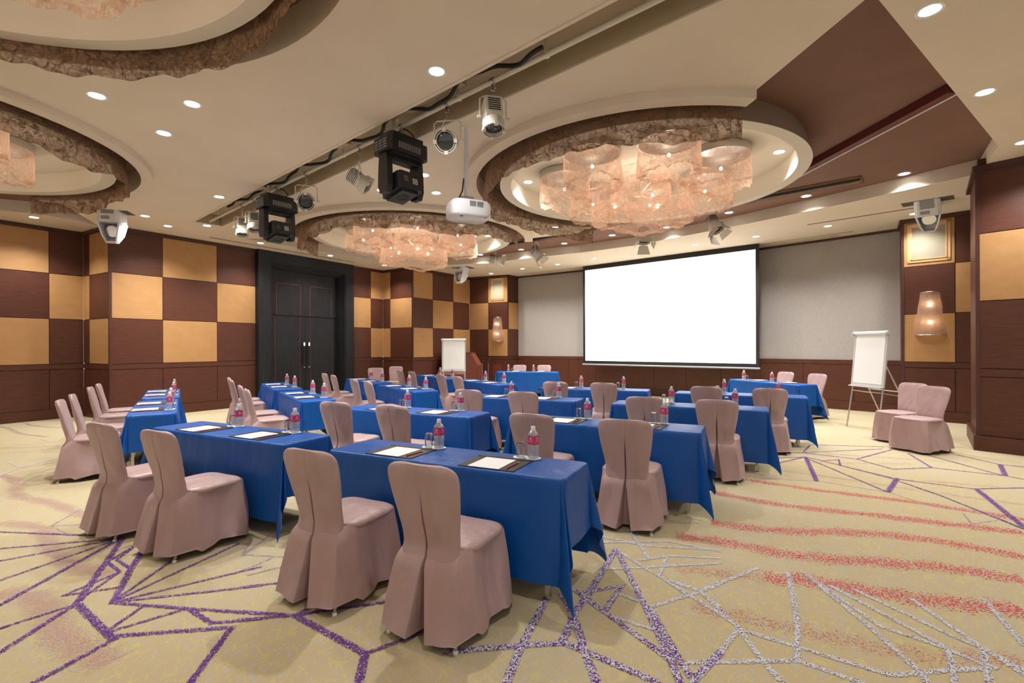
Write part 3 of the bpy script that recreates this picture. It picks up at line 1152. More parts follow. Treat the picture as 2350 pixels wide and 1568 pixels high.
# -------- table prototype --------
table0 = empty('folding_table')
MB().box(-.898, .898, -.223, .223, .675, .706).build('tabletop', M['darkboard'], table0)
for sx in (-1, 1):
    for sy in (-1, 1):
        MB().box(sx * .79 - .014, sx * .79 + .014, sy * .18 - .014, sy * .18 + .014, .02, .675, bev=.003).lathe([(.018, 0), (.018, .02)], 10, T(sx * .79, sy * .18, 0)).build('leg', M['steel'], table0)
MB().box(-.80, .80, .15, .162, .28, .62).build('modesty_panel', M['darkboard'], table0)
for sx in (-1, 1):
    MB().box(sx * .785 - .01, sx * .785 + .01, -.18, .18, .60, .63).build('crossbar', M['steel'], table0)
cloth_meshes = [cloth_mb(s).mesh('tablecloth', M['blue'], 55) for s in (1, 2, 3)]

# -------- place setting prototypes --------
mat0 = empty('desk_mat')
MB().box(-.195, .195, 0, .305, 0, .004, bev=.0015).build('mat_board', M['leather'], mat0)
MB().box(-.195, .195, .272, .305, .004, .007, bev=.001).box(-.195, .195, .270, .2715, .004, .0045).build('pen_ledge', M['leather'], mat0)
pad0 = MB().box(-.108, .108, 0, .253, 0, .0025).build('paper_pad', M['paper'])
pen0 = empty('pencil')
MB().tube([(0, 0, .0045), (0, .150, .0045)], .0042, 6).tube([(0, 0, .0045), (0, -.014, .0045)], [.0042, .0008], 6).build('pencil_barrel', M['pencil'], pen0)
MB().tube([(0, .150, .0045), (0, .160, .0045)], .0042, 6).build('eraser', M['pencil_tip'], pen0)
cst = MB()
cst.lathe([(.050, z) for i, z in ((0, 0), (0, .0018))], 40)
coaster0 = cst.build('coaster', M['paper'])
glass0 = empty('tumbler')
MB().lathe([(.029, 0), (.0295, .03), (.029, .07), (.0265, .093), (.022, .101), (.001, .103), (.001, .092), (.020, .090), (.0245, .085), (.027, .068), (.0275, .03), (.0272, 0), (.029, 0)], 20, cap=False).build('glass_wall', M['glass'], glass0, smooth=50)
MB().lathe([(.001, .094), (.021, .094), (.023, .0985), (.001, .1025)], 20, cap=False).build('glass_base', M['paper'], glass0, smooth=50).data.materials[0] = glass_mat('thick_glass', (.75, .8, .84), .8)
bott0 = empty('water_bottle')


def octo(h, c, z):
    return [(x, y, z) for x, y in ((h - c, -h), (h, -h + c), (h, h - c), (h - c, h), (-h + c, h), (-h, h - c), (-h, -h + c), (-h + c, -h))]


rows = [octo(.026, .008, 0), octo(.0295, .008, .004), octo(.0300, .008, .03), octo(.0292, .009, .034), octo(.0300, .008, .04), octo(.0300, .008, .090),
        octo(.0295, .007, .092), octo(.0295, .007, .150), octo(.0300, .008, .152), octo(.026, .012, .166), octo(.019, .010, .178), octo(.0125, .0072, .186), octo(.0125, .0072, .19)]
MB().loft(rows, True, True, True).build('bottle_body', M['pet'], bott0, smooth=30)
lb = MB().loft([octo(.0312, .008, .093), octo(.0312, .008, .149)], True).build('bottle_label', M['label'], bott0)
MB().lathe([(.0150, .186), (.0152, .190), (.0150, .207), (.0135, .210)], 16).lathe([(.0165, .184), (.0165, .1875)], 16).build('bottle_cap', M['cap'], bott0, smooth=30)


def text_mesh(body, size, mx, ext=0):
    cu = bpy.data.curves.new('txt', 'FONT')
    cu.body = body
    cu.size = size
    cu.align_x = 'CENTER'
    cu.resolution_u = 1
    cu.extrude = ext
    o = bpy.data.objects.new('txt', cu)
    COL.objects.link(o)
    bpy.context.view_layer.update()
    me = bpy.data.meshes.new_from_object(o.evaluated_get(bpy.context.evaluated_depsgraph_get()))
    bpy.data.objects.remove(o)
    vs = [mx @ v.co for v in me.vertices]
    fs = [tuple(p.vertices) for p in me.polygons]
    bpy.data.meshes.remove(me)
    return vs, fs


pr = MB()
for side in range(2):
    R_ = Matrix.Rotation(side * pi / 2, 4, 'Z')
    base = R_ @ Matrix.Translation((0, -.0316, 0)) @ Matrix.Rotation(pi / 2, 4, 'X')
    pr.add(*text_mesh('ANA', .0085, base @ Matrix.Translation((0, .121, 0))))
    pr.add(*text_mesh('CROWNE PLAZA', .0062, base @ Matrix.Translation((0, .114, 0))))
    pr.add(*text_mesh('HOTEL', .0040, base @ Matrix.Translation((0, .109, 0))))
    pr.lathe([(.0045, 0), (.0045, .0002)], 10, R_ @ Matrix.Translation((0, -.0314, .1345)) @ Matrix.Rotation(pi / 2, 4, 'X'))
    pr.lathe([(.0024, 0), (.0024, .0002)], 8, R_ @ Matrix.Translation((-.006, -.0314, .1325)) @ Matrix.Rotation(pi / 2, 4, 'X'))
    pr.lathe([(.0024, 0), (.0024, .0002)], 8, R_ @ Matrix.Translation((.006, -.0314, .1325)) @ Matrix.Rotation(pi / 2, 4, 'X'))
pr.build('label_print', M['printw'], lb)

# -------- chair prototype --------


def chair_proto(seed):
    rnd = random.Random(seed)
    ph = [rnd.uniform(0, 6.28) for _ in range(6)]
    root = empty('banquet_chair')
    WR = lambda x, z, a: a * (sin(9 * x + 14 * z + ph[0]) * sin(17 * x - 9 * z + ph[1]))
    # backrest
    prof = [(.36, .180), (.40, .175), (.43, .172), (.46, .171), (.50, .172), (.54, .177), (.58, .184), (.62, .192), (.66, .199), (.70, .205), (.74, .210), (.78, .214), (.81, .215), (.835, .211), (.852, .201), (.865, .186), (.875, .162), (.881, .125)]
    rows = []
    ed = (-1, -.985, -.95, -.86, -.72, -.55, -.38, -.22)
    for z, hw in prof:
        yc = -.185 - (z - .44) * .23 if z > .47 else -.1919 - (.47 - z) * .16
        th = .030 - .010 * max(0, (z - .5) / .4)
        if z > .85:
            th *= 1 - .35 * (z - .85) / .03
        sl = min(1, max(0, (.73 - z) / .14))
        sl = sl * sl * (3 - 2 * sl)
        xs = [e * hw for e in ed] + [-.016, -.0035 - .003 * sl, 0, .0035 + .003 * sl, .016] + [-e * hw for e in reversed(ed)]
        row = []
        for x in xs:                       # rear face, left to right
            e = abs(x / hw)
            y = -th * (1 - e**7)**.5
            y -= .018 * (1 - e * e)
            y += WR(x, z, .006) * (1 - e**4) + .0045 * sin(x * 38 + z * 22 + ph[0]) * e * (1 - e**6) + .003 * sin(z * 70 + x * 25 + ph[1]) * e**3 * (1 - e**8)
            if x == 0:
                y += .0015 + .040 * sl
            row.append((x, yc + y, z))
        for x in [e * hw for e in (.985, .95, .86, .6, .3, 0, -.3, -.6, -.86, -.95, -.985)]:
            e = abs(x / hw)
            row.append((x, yc + th * (1 - e**7)**.5 - .018 * (1 - e * e) + WR(x, z, .003), z))
        rows.append(row)
    MB().loft(rows, True, False, True).build('backrest', M['pink'], root, smooth=60)
    # seat pad
    rows = []
    for s, z in ((1.0, .425), (1.015, .436), (1.0, .446), (.97, .454), (.85, .461), (.5, .466), (.1, .467)):
        row = []
        for i in range(48):
            a = 2 * pi * i / 48
            ca, sa = cos(a), sin(a)
            x = .222 * s * (abs(ca)**.42) * (1 if ca > 0 else -1)
            y = .025 + .205 * s * (abs(sa)**.42) * (1 if sa > 0 else -1)
            row.append((x, y, z + .002 * sin(x * 30 + ph[2]) * sin(y * 25)))
        rows.append(row)
    MB().loft(rows, True, False, True).build('seat', M['pink'], root, smooth=60)
    # skirt
    rows = []
    NT = 14
    for j in range(NT + 1):
        t = j / NT
        z = .445 - t * .415
        fl_ = t
        hf = .220 + .052 * fl_
        hb = .172 + .052 * fl_ + .01 * sin(pi * t)
        hs = .208 + .060 * fl_
        yf = .228 + .030 * fl_
        yb = -.212 - .030 * min(1, fl_ / .2) - .085 * fl_**1.1
        w1 = .003 + .052 * max(0, fl_ - .02)**1.1
        dp = .012 + .10 * fl_
        ins = .022 * max(0, 1 - fl_ / .13)
        yb += ins
        hb -= ins * .6
        key = [(-hb, yb, 0), (-w1 - .004, yb - .006 - .008 * fl_, 1), (-w1, yb - .004, 1), (-w1 * .55, yb + dp, 1), (w1 * .55, yb + dp, 1), (w1, yb - .004, 1), (w1 + .004, yb - .006 - .008 * fl_, 1),
               (hb, yb, 0), (hs, -.14, 0), (hf, yf - .05, 0), (hf - .045, yf, 0), (-hf + .045, yf, 0), (-hf, yf - .05, 0), (-hs, -.14, 0)]
        cnt = [6, 1, 3, 3, 3, 1, 6, 5, 12, 4, 12, 4, 12, 5]
        row = []
        s = 0
        for q in range(len(key)):
            x0, y0, _ = key[q]
            x1, y1, _ = key[(q + 1) % len(key)]
            ln = sqrt((x1 - x0)**2 + (y1 - y0)**2) or 1
            nx, ny = (y1 - y0) / ln, -(x1 - x0) / ln
            for i in range(cnt[q]):
                u = i / cnt[q]
                x, y = x0 + (x1 - x0) * u, y0 + (y1 - y0) * u
                d = 0
                if q in (8, 9, 10, 11, 12):
                    env = sin(pi * u) if q in (8, 12) else 1
                    if q in (9, 11):
                        env = .6
                    pos = x * 21 + y * 25
                    d = (.021 * sin(pos + ph[3] + t * 1.5) + .007 * sin(pos * 2.3 + ph[4])) * t * env
                    if q in (8, 12):
                        d -= .030 * sin(pi * u) * sin(pi * min(1, t * 1.15))
                if q <= 6:
                    y -= .019 * (1 - (x / hb)**2) * (1 - t)**1.5
                if q in (0, 6):
                    d = .006 * sin(u * 7 + ph[5] + t * 2) * t
                zz = z
                if j == NT:
                    if q in (8, 12):
                        zz += .030 * sin(pi * u)
                    if q in (0, 6):
                        v = u if q == 6 else 1 - u
                        zz += .028 * v
                    if q == 7 or q == 13:
                        zz += .026
                row.append((x + nx * d, y + ny * d, zz))
        rows.append(row)
    MB().loft(rows, True, False, False).build('skirt', M['pink'], root, smooth=34)
    # seams
    sm = MB()
    sm.tube([(x_, y_, .438) for x_, y_ in [(.226 * (abs(cos(a))**.42) * (1 if cos(a) > 0 else -1), .025 + .209 * (abs(sin(a))**.42) * (1 if sin(a) > 0 else -1)) for a in [(-.25 + i * .1) * pi for i in range(16)]]], .0022, 5)
    sm.build('piping', M['piping'], root, smooth=60)
    for sx in (-1, 1):
        MB().tube([(sx * .15, -.12, .40), (sx * .200, -.283, .018)], [.014, .010], 8).build('leg', M['gold'], root, smooth=60)
        g = MB().lathe([(.0125, 0), (.0135, .006), (.011, .018)], 10, T(sx * .201, -.285, 0))
        g.build('leg_glide', M['cap'], root)
        MB().tube([(sx * .185, .15, .40), (sx * .20, .20, .018)], [.014, .010], 8).build('leg', M['gold'], root, smooth=60)
    return root


chairs0 = [chair_proto(s) for s in (3, 8, 21)]
used = set()


def use(key, proto):
    if key in used:
        return inst(proto)
    used.add(key)
    return proto


def place(o, p, z, a):
    o.location = (p[0], p[1], z)
    o.rotation_euler = (0, 0, a)
    return o


LNAME = {'R': 'right line', 'M': 'middle line', 'L': 'inner left line', 'D': 'door-side line', 'S': 'speaker tables'}
rnd = random.Random(5)
ccount = 0
for ti, (l, k, nr, ang) in enumerate(TAB):
    a = radians(ang)
    d = Vector((cos(a), sin(a)))
    n = Vector((-sin(a), cos(a)))
    near = Vector(nr) - d * .9
    ctr = near + n * D_ / 2
    ph = names.get((l, k)) or tphrase(l, k)
    t = place(use('t', table0), ctr, 0, a)
    tag(t, 'steel-legged folding table under the blue cloth, ' + ph, 'table', 'folding tables under blue cloths')
    c = bpy.data.objects.new('tablecloth', cloth_meshes[ti % 3])
    COL.objects.link(c)
    place(c, ctr + d * (.085 if (l, k) == ('M', 4) else 0), .002, a)
    tag(c, 'royal blue satin cloth draped over the ' + ph, 'tablecloth', 'blue tablecloths')
    for si, sx in enumerate((-1, 1)):
        # left and right as seen from the camera
        if l == 'S':
            seat = ('right', 'left')[si]
        else:
            seat = ('left', 'right')[si]
        where = '%s seat, %s' % (seat, ph)
        jx, jy, ja = rnd.uniform(-.012, .012), rnd.uniform(-.01, .01), rnd.uniform(-.03, .03)
        mc = sx * .378
        zt = ZT + .0035

        def at(x, y):
            return near + d * x + n * y
        o = place(use('mat', mat0), at(mc + jx, .012 + abs(jy)), zt, a + ja)
        tag(o, 'black leather desk mat, ' + where, 'desk mat', 'desk mats on the ' + LNAME[l])
        o = place(use('pad', pad0), at(mc - .012 + jx, .010 + abs(jy)), zt + .005, a + ja)
        tag(o, 'white notepaper on the desk mat, ' + where, 'notepad', 'paper pads on the ' + LNAME[l])
        o = place(use('pen', pen0), at(mc + .135 + jx, .055 + jy), zt + .004, a + ja - rnd.uniform(.0, .12))
        tag(o, 'pink pencil on the desk mat, ' + where, 'pencil', 'pencils on the ' + LNAME[l])
        gx, bx = mc + .075, mc + .172
        gy = .385 + jy
        for nm, px, py, zz in (('glass', gx, gy, 0), ('bottle', bx, gy - .008, .0019)):
            o = place(use('coaster', coaster0), at(px, py), zt + zz, a)
            tag(o, 'white paper coaster under the %s, %s' % (nm, where), 'coaster', 'coasters on the ' + LNAME[l])
        o = place(use('glass', glass0), at(gx, gy), zt + .0020, a)
        tag(o, 'upturned clear tumbler, ' + where, 'glass', 'upturned tumblers on the ' + LNAME[l])
        o = place(use('bottle', bott0), at(bx, gy - .008), zt + .0039, a + (radians(-8 if l in 'RM' else 12) if l != 'S' else radians(190)) + rnd.uniform(-.25, .25))
        tag(o, 'clear water bottle with pink label, ' + where, 'bottle', 'water bottles on the ' + LNAME[l])
        # chair
        cxp = sx * .393 + rnd.uniform(-.012, .012)
        ci = ccount % 3
        ccount += 1
        o = place(use('ch%d' % ci, chairs0[ci]), at(cxp, -.33 + rnd.uniform(-.012, .012)), 0, a + rnd.uniform(-.035, .035))
        tag(o, 'mauve satin covered banquet chair, ' + where, 'chair', 'covered chairs along the ' + LNAME[l])

for (p, ang, lab) in [
    ((5.62, 6.68), 106, 'mauve covered chair standing alone near the right pier, nearer of two'),
    ((5.83, 7.29), 103, 'mauve covered chair standing alone near the right pier, farther of two'),
    ((-3.72, 13.20), 196, 'spare mauve covered chair by the door wall, left of two'),
    ((-3.50, 14.15), 172, 'spare mauve covered chair by the door wall, right of two')]:
    o = inst(chairs0[ccount % 3])
    ccount += 1
    place(o, p, 0, radians(ang))
    tag(o, lab, 'chair', 'spare covered chairs')

# ================= CEILING LIGHTS =================
dl0 = empty('downlight')
MB().lathe([(.066, 0), (.088, -.004), (.090, .0), (.090, .004), (.066, .004)], 28, cap=False).build('trim_ring', M['cap'], dl0, smooth=40)
MB().lathe([(.001, -.001), (.066, -.001)], 24, cap=False).build('lamp_face', M['led'], dl0)
DL = [  # picture point, plane, label, has its own beam
    (2134, 24, ZC, 'round downlight in the right cream border, nearest of three'),
    (2260, 212, ZC, 'round downlight in the right cream border, middle of three'),
    (2348, 327, ZC, 'round downlight in the right cream border, farthest of three'),
    (1002, 164, ZC, 'large round downlight beside the ceiling slot, at the centre top'),
    (222, 220, ZC, 'round downlight left of its pair, under the near left coffer'),
    (441, 239, ZC, 'round downlight right of its pair, under the near left coffer'),
    (376, 306, ZC, 'round downlight just below the pair at upper left'),
    (503, 452, ZC, 'round downlight between the left coffer and the ceiling slot'),
    (876, 437, ZC, 'round downlight left of the projector pole above the far coffer'),
    (1001, 443, ZC, 'round downlight nearest the projector, above the far coffer'),
    (973, 402, ZC, 'round downlight peeping out behind the large black moving light'),
    (333, 496, ZC, 'round downlight right of the left white scanner light'),
    (385, 519, ZC, 'round downlight over the checkered wall, left of the slot end'),
    (475, 518, ZC, 'round downlight over the checkered wall, at the slot end'),
    (78, 499, ZC, 'round downlight at far left beneath the left coffer'),
    (598, 558, ZC, 'round downlight above the left side of the dark door'),
    (758, 587, ZC, 'round downlight above the right side of the dark door'),
    (882, 609, ZC, 'round downlight between the door and the far chandelier'),
    (1275, 521, ZC, 'round downlight seen through the brown valance of the right coffer'),
    (1127, 628, ZC, 'round downlight above the left wall sconce'),
    (1199, 617, ZC, 'round downlight second from left along the screen wall'),
    (1280, 607, ZC, 'round downlight third from left along the screen wall'),
    (1364, 594, ZC, 'round downlight above the left edge of the screen'),
    (1480, 575, ZC, 'round downlight above the screen, left of its middle'),
    (1595, 562, ZC, 'round downlight above the middle of the screen'),
    (1735, 543, ZC, 'round downlight above the right edge of the screen'),
    (1900, 519, ZC, 'round downlight over the right grey wall'),
    (2098, 491, ZC, 'round downlight above the right loudspeaker grille'),
    (2075, 399, ZB, 'round downlight in the brown ceiling, rightmost'),
    (1850, 450, ZB, 'round downlight in the brown ceiling, second from right'),
    (1673, 488, ZB, 'round downlight in the brown ceiling, third from right'),
    (1530, 522, ZB, 'round downlight seen through the bottom of the right chandelier'),
    (1405, 540, ZB, 'round downlight in the brown ceiling left of the right chandelier'),
    (1295, 559, ZB, 'round downlight in the brown ceiling, third from left'),
    (1196, 573, ZB, 'round downlight in the brown ceiling, second from left'),
    (1103, 585, ZB, 'round downlight in the brown ceiling, leftmost'),
    (1788, 349, ZB - .013, 'round downlight inside the right coffer, on its right'),
    (1212, 418, ZB - .013, 'round downlight inside the right coffer, on its left'),
    (1120, 541.5, ZB - .013, 'round downlight inside the far coffer'),
]
for i, (u, v, z, lab) in enumerate(DL):
    p = P(u, v, z)
    o = use('dl', dl0)
    o.location = (p.x, p.y, z - .001)
    tag(o, lab, 'downlight', 'recessed ceiling downlights')
    light('downlight_beam', 'SPOT', (0, 0, -.03), SPOT_W * (.22 if u in (1127, 2098) else (.45 if i > 35 else 1)), (1, .98, .95), o, .06, (128, .9))
# lamps over the part of the room behind and beside the camera
for i, (x, y) in enumerate(((-6.5, 1.2), (-5.6, -2.5), (-.2, -2.2), (3.2, -1.2), (5.5, 1.5), (.3, 1.1), (-9.5, 3.8), (-10.5, 7.0))):
    o = inst(dl0)
    for ch in list(o.children):
        if ch.type == 'LIGHT':
            bpy.data.objects.remove(ch)
    o.location = (x, y, ZC - .001)
    tag(o, 'round downlight overhead outside the picture', 'downlight', 'downlights behind the camera')
    light('downlight_beam', 'SPOT', (0, 0, -.03), SPOT_W * 1.2, (1, .97, .92), o, .06, (128, .9))

# ================= CHANDELIERS AND VALANCES =================


def drum_shade(r, z0, z1, seed, n=72, m=12):
    rn = random.Random(seed)
    ph = [rn.uniform(0, 6.28) for _ in range(8)]
    rows = []
    for j in range(m + 1):
        t = j / m
        row = []
        for i in range(n):
            a = 2 * pi * i / n
            w = (.014 * sin(3 * a + ph[0] + 2 * t) + .010 * sin(7 * a + ph[1] - 3 * t) + .007 * sin(17 * a + ph[2] + 7 * t) + .006 * sin(29 * a + ph[3])) * (.15 + t)
            hang = (.03 * sin(2 * a + ph[4]) + .022 * sin(5 * a + ph[5]) + .014 * sin(13 * a + ph[6]) + .008 * sin(31 * a + ph[7])) * t
            rr = r * (1 + .05 * t) + w * (1.1 if r > .5 else .8)
            row.append((rr * cos(a), rr * sin(a), z1 + (z0 - z1) * t + hang))
        rows.append(row)
    mb = MB().loft(rows, True)
    # gathered inner turn-up at the hem
    rows = []
    for t, q in ((0, 1.0), (.5, .9), (1, .78)):
        row = []
        for i in range(n):
            a = 2 * pi * i / n
            hang = .03 * sin(2 * a + ph[4]) + .022 * sin(5 * a + ph[5]) + .014 * sin(13 * a + ph[6]) + .008 * sin(31 * a + ph[7])
            w = (.014 * sin(3 * a + ph[0] + 2) + .010 * sin(7 * a + ph[1] - 3)) * 1.0
            rr = (r * 1.05 + w * (1.1 if r > .5 else .8)) * q + .012 * sin(23 * a) * t
            row.append((rr * cos(a), rr * sin(a), z0 + hang + .02 * t + .012 * sin(11 * a + ph[1]) * t))
        rows.append(row)
    mb.loft(rows, True)
    return mb


sh_small = [drum_shade(.375, 3.62, 4.04, s).mesh('lamp_shade', M['organza'], 80) for s in (1, 2, 3)]
sh_big = drum_shade(.70, 3.31, 3.80, 9, 96).mesh('lamp_shade', M['organza'], 80)
sh_mid = drum_shade(.42, 3.60, 4.06, 12).mesh('lamp_shade', M['organza'], 80)
ring_m = MB().lathe([(.378, 4.02), (.384, 4.02), (.384, 4.10), (.378, 4.10), (.378, 4.02)], 48, cap=False).lathe([(.001, 4.10), (.384, 4.10), (.384, 4.115), (.001, 4.115)], 48, cap=False).mesh('shade_ring', M['steel'], 40)
bulb_m = MB().lathe([(.001, -.022), (.014, -.018), (.022, 0), (.014, .018), (.001, .022)], 12, cap=False).mesh('bulb', M['bulb'], 60)
rod_m = MB().tube([(0, 0, 3.72), (0, 0, 4.12)], .02, 8).tube([(-.62, 0, 3.74), (.62, 0, 3.74)], .008, 6).tube([(0, -.62, 3.74), (0, .62, 3.74)], .008, 6).mesh('stem', M['steel'], 60)


def mobj(name, me, parent, loc=(0, 0, 0), rz=0):
    o = bpy.data.objects.new(name, me)
    COL.objects.link(o)
    o.parent = parent
    o.location = loc
    o.rotation_euler = (0, 0, rz)
    return o


def chandelier(c, off, lab, nring=7, R=1.13):
    ch = empty('chandelier', (c[0], c[1], 0), 0, label=lab, cat='chandelier', group='copper organza chandeliers')
    mobj('stem', rod_m, ch)
    for i in range(nring):
        a = radians(off + 360 / nring * i)
        x, y = R * cos(a), R * sin(a)
        s = mobj('lamp_shade', sh_small[i % 3], ch, (x, y, 0), a * 2.3)
        mobj('shade_ring', ring_m, s)
        b = mobj('bulb', bulb_m, s, (0, 0, 3.87))
        light('lamp_glow', 'POINT', (x, y, 3.80), LAMP_W, (1, .84, .68), ch, .05)
    big = mobj('lamp_shade', sh_big, ch, (0, 0, 0), radians(off))
    mid = mobj('lamp_shade', sh_mid, ch, (0, 0, .0), radians(off + 40))
    for (x, y) in ((.38, .05), (-.2, .33), (-.22, -.33)):
        mobj('bulb', bulb_m, big, (x, y, 3.60))
    light('lamp_glow', 'POINT', (0, 0, 3.58), LAMP_W * 2.2, (1, .84, .68), ch, .12)
    return ch


chandelier(COF[0][0], -87, 'large copper organza chandelier in the right coffer near the screen')
chandelier(COF[1][0], -75, 'copper organza chandelier in the far coffer above the dark door')
chandelier((-7.2, 5.2), 58, 'copper organza chandelier in the left coffer, cut by the frame')
chandelier((-3.0, 1.72), 20, 'copper organza chandelier at the top left corner of the picture')
for i, (c, rh, ro, dc, do, di) in enumerate(COF):
    light('coffer_light', 'POINT', (dc[0], dc[1], 3.98), COFFER_W, (1, .93, .82), None, .5)  # bare point lamp in the middle of each drum, without a fitting


def valance(i, a0, a1, r, zt, zb, lab):
    c = COF[i][0] if i < 2 else tuple((COF[i][0][k] + COF[i][3][k]) / 2 for k in (0, 1))
    rn = random.Random(40 + i)
    ph = [rn.uniform(0, 6.28) for _ in range(9)]
    n = int(abs(a1 - a0) * 1.15)
    rows = []
    m = 12
    for j in range(m + 1):
        t = j / m
        row = []
        for k in range(n + 1):
            a = radians(a0 + (a1 - a0) * k / n)
            s = a * r
            w = (.030 * sin(2.1 * s + ph[0] + 1.5 * t) + .018 * sin(5.3 * s + ph[1] - 2 * t) + .010 * sin(13 * s + ph[2] + 5 * t) + .006 * sin(27 * s + ph[3] - 4 * t)) * (.1 + t)
            hang = (.035 * sin(1.9 * s + ph[4]) + .022 * sin(4.7 * s + ph[5]) + .012 * sin(15 * s + ph[6]) + .006 * sin(33 * s + ph[7])) * t
            rr = r + w + .02 * t
            row.append((c[0] + rr * cos(a), c[1] + rr * sin(a), zt + (zb - zt) * t + hang))
        rows.append(row)
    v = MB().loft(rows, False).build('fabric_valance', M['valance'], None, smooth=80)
    tag(v, lab, 'valance', 'crumpled fabric valances of the coffers')
    rail = MB()
    seg = []
    for k in range(0, n + 1, 2):
        a = radians(a0 + (a1 - a0) * k / n)
        seg.append((c[0] + r * cos(a), c[1] + r * sin(a), zt - .015))
    rail.tube(seg, .012, 6)
    rail.build('curtain_rail', M['taupe'], v)
    return v


valance(0, -79, -262, 2.31, 4.12, 3.56, 'brown crumpled organza valance round the left of the right coffer')
valance(1, -9, -190, 2.36, 4.12, 3.56, 'brown crumpled organza valance round the near side of the far coffer')
valance(2, 101, -150, 2.21, 4.12, 3.60, 'brown crumpled organza valance of the left coffer, cut by the frame')
valance(3, 200, -20, 2.17, 4.12, 3.68, 'brown crumpled organza valance across the top left corner')

# ================= LIGHTING BAR =================
bar = empty('lighting_bar', (SA.x, SA.y, 0), atan2(sd.y, sd.x), label='long cream pipe carrying stage lights in the ceiling slot', cat='lighting bar')
MB().tube([(.1, 0, 3.965), (SL - .05, 0, 3.965)], .025, 12).build('pipe', M['white_metal'], bar, smooth=60)
for k in range(9):
    x = .7 + k * 1.1
    MB().tube([(x, 0, 3.97), (x, 0, 4.14)], .022, 10).lathe([(.030, 3.945), (.030, 3.99)], 12, T(x)).build('hanger', M['white_metal'], bar, smooth=60)
cb = []
rn = random.Random(2)
for k in range(120):
    x = 1.3 + k * .06
    cb.append((x, -.09 + .035 * sin(k * .35) + .02 * sin(k * .9), 4.0 + .05 * sin(k * .31)))
MB().tube(cb, .02, 6).build('cable_bundle', M['blackcloth'], bar, smooth=60)
for x in (2.4, 4.9, 7.0):
    MB().box(x - .45, x + .45, -.16, -.04, 4.02, 4.12, bev=.006).build('trunking', M['slot'], bar)


def barpt(u):
    """plan point on the bar under picture column u"""
    t = ucut(u, tuple(SA), tuple(SB), 400)
    return SA.lerp(SB, t)


def clamp(root, h=3.965, z2=3.80):
    c = MB()
    c.lathe([(.034, -.02), (.034, .02)], 12, T(0, 0, h, rx=pi / 2, rz=atan2(sd.y, sd.x) + pi / 2 - root.rotation_euler.z))
    c.box(-.012, .012, -.016, .016, h - .09, h - .02)
    c.tube([(0, 0, h - .08), (0, 0, z2)], .008, 8)
    c.tube([(-.035, 0, h - .06), (.03, .02, h - .075)], .006, 6)
    c.build('clamp', M['steel'], root, smooth=40)


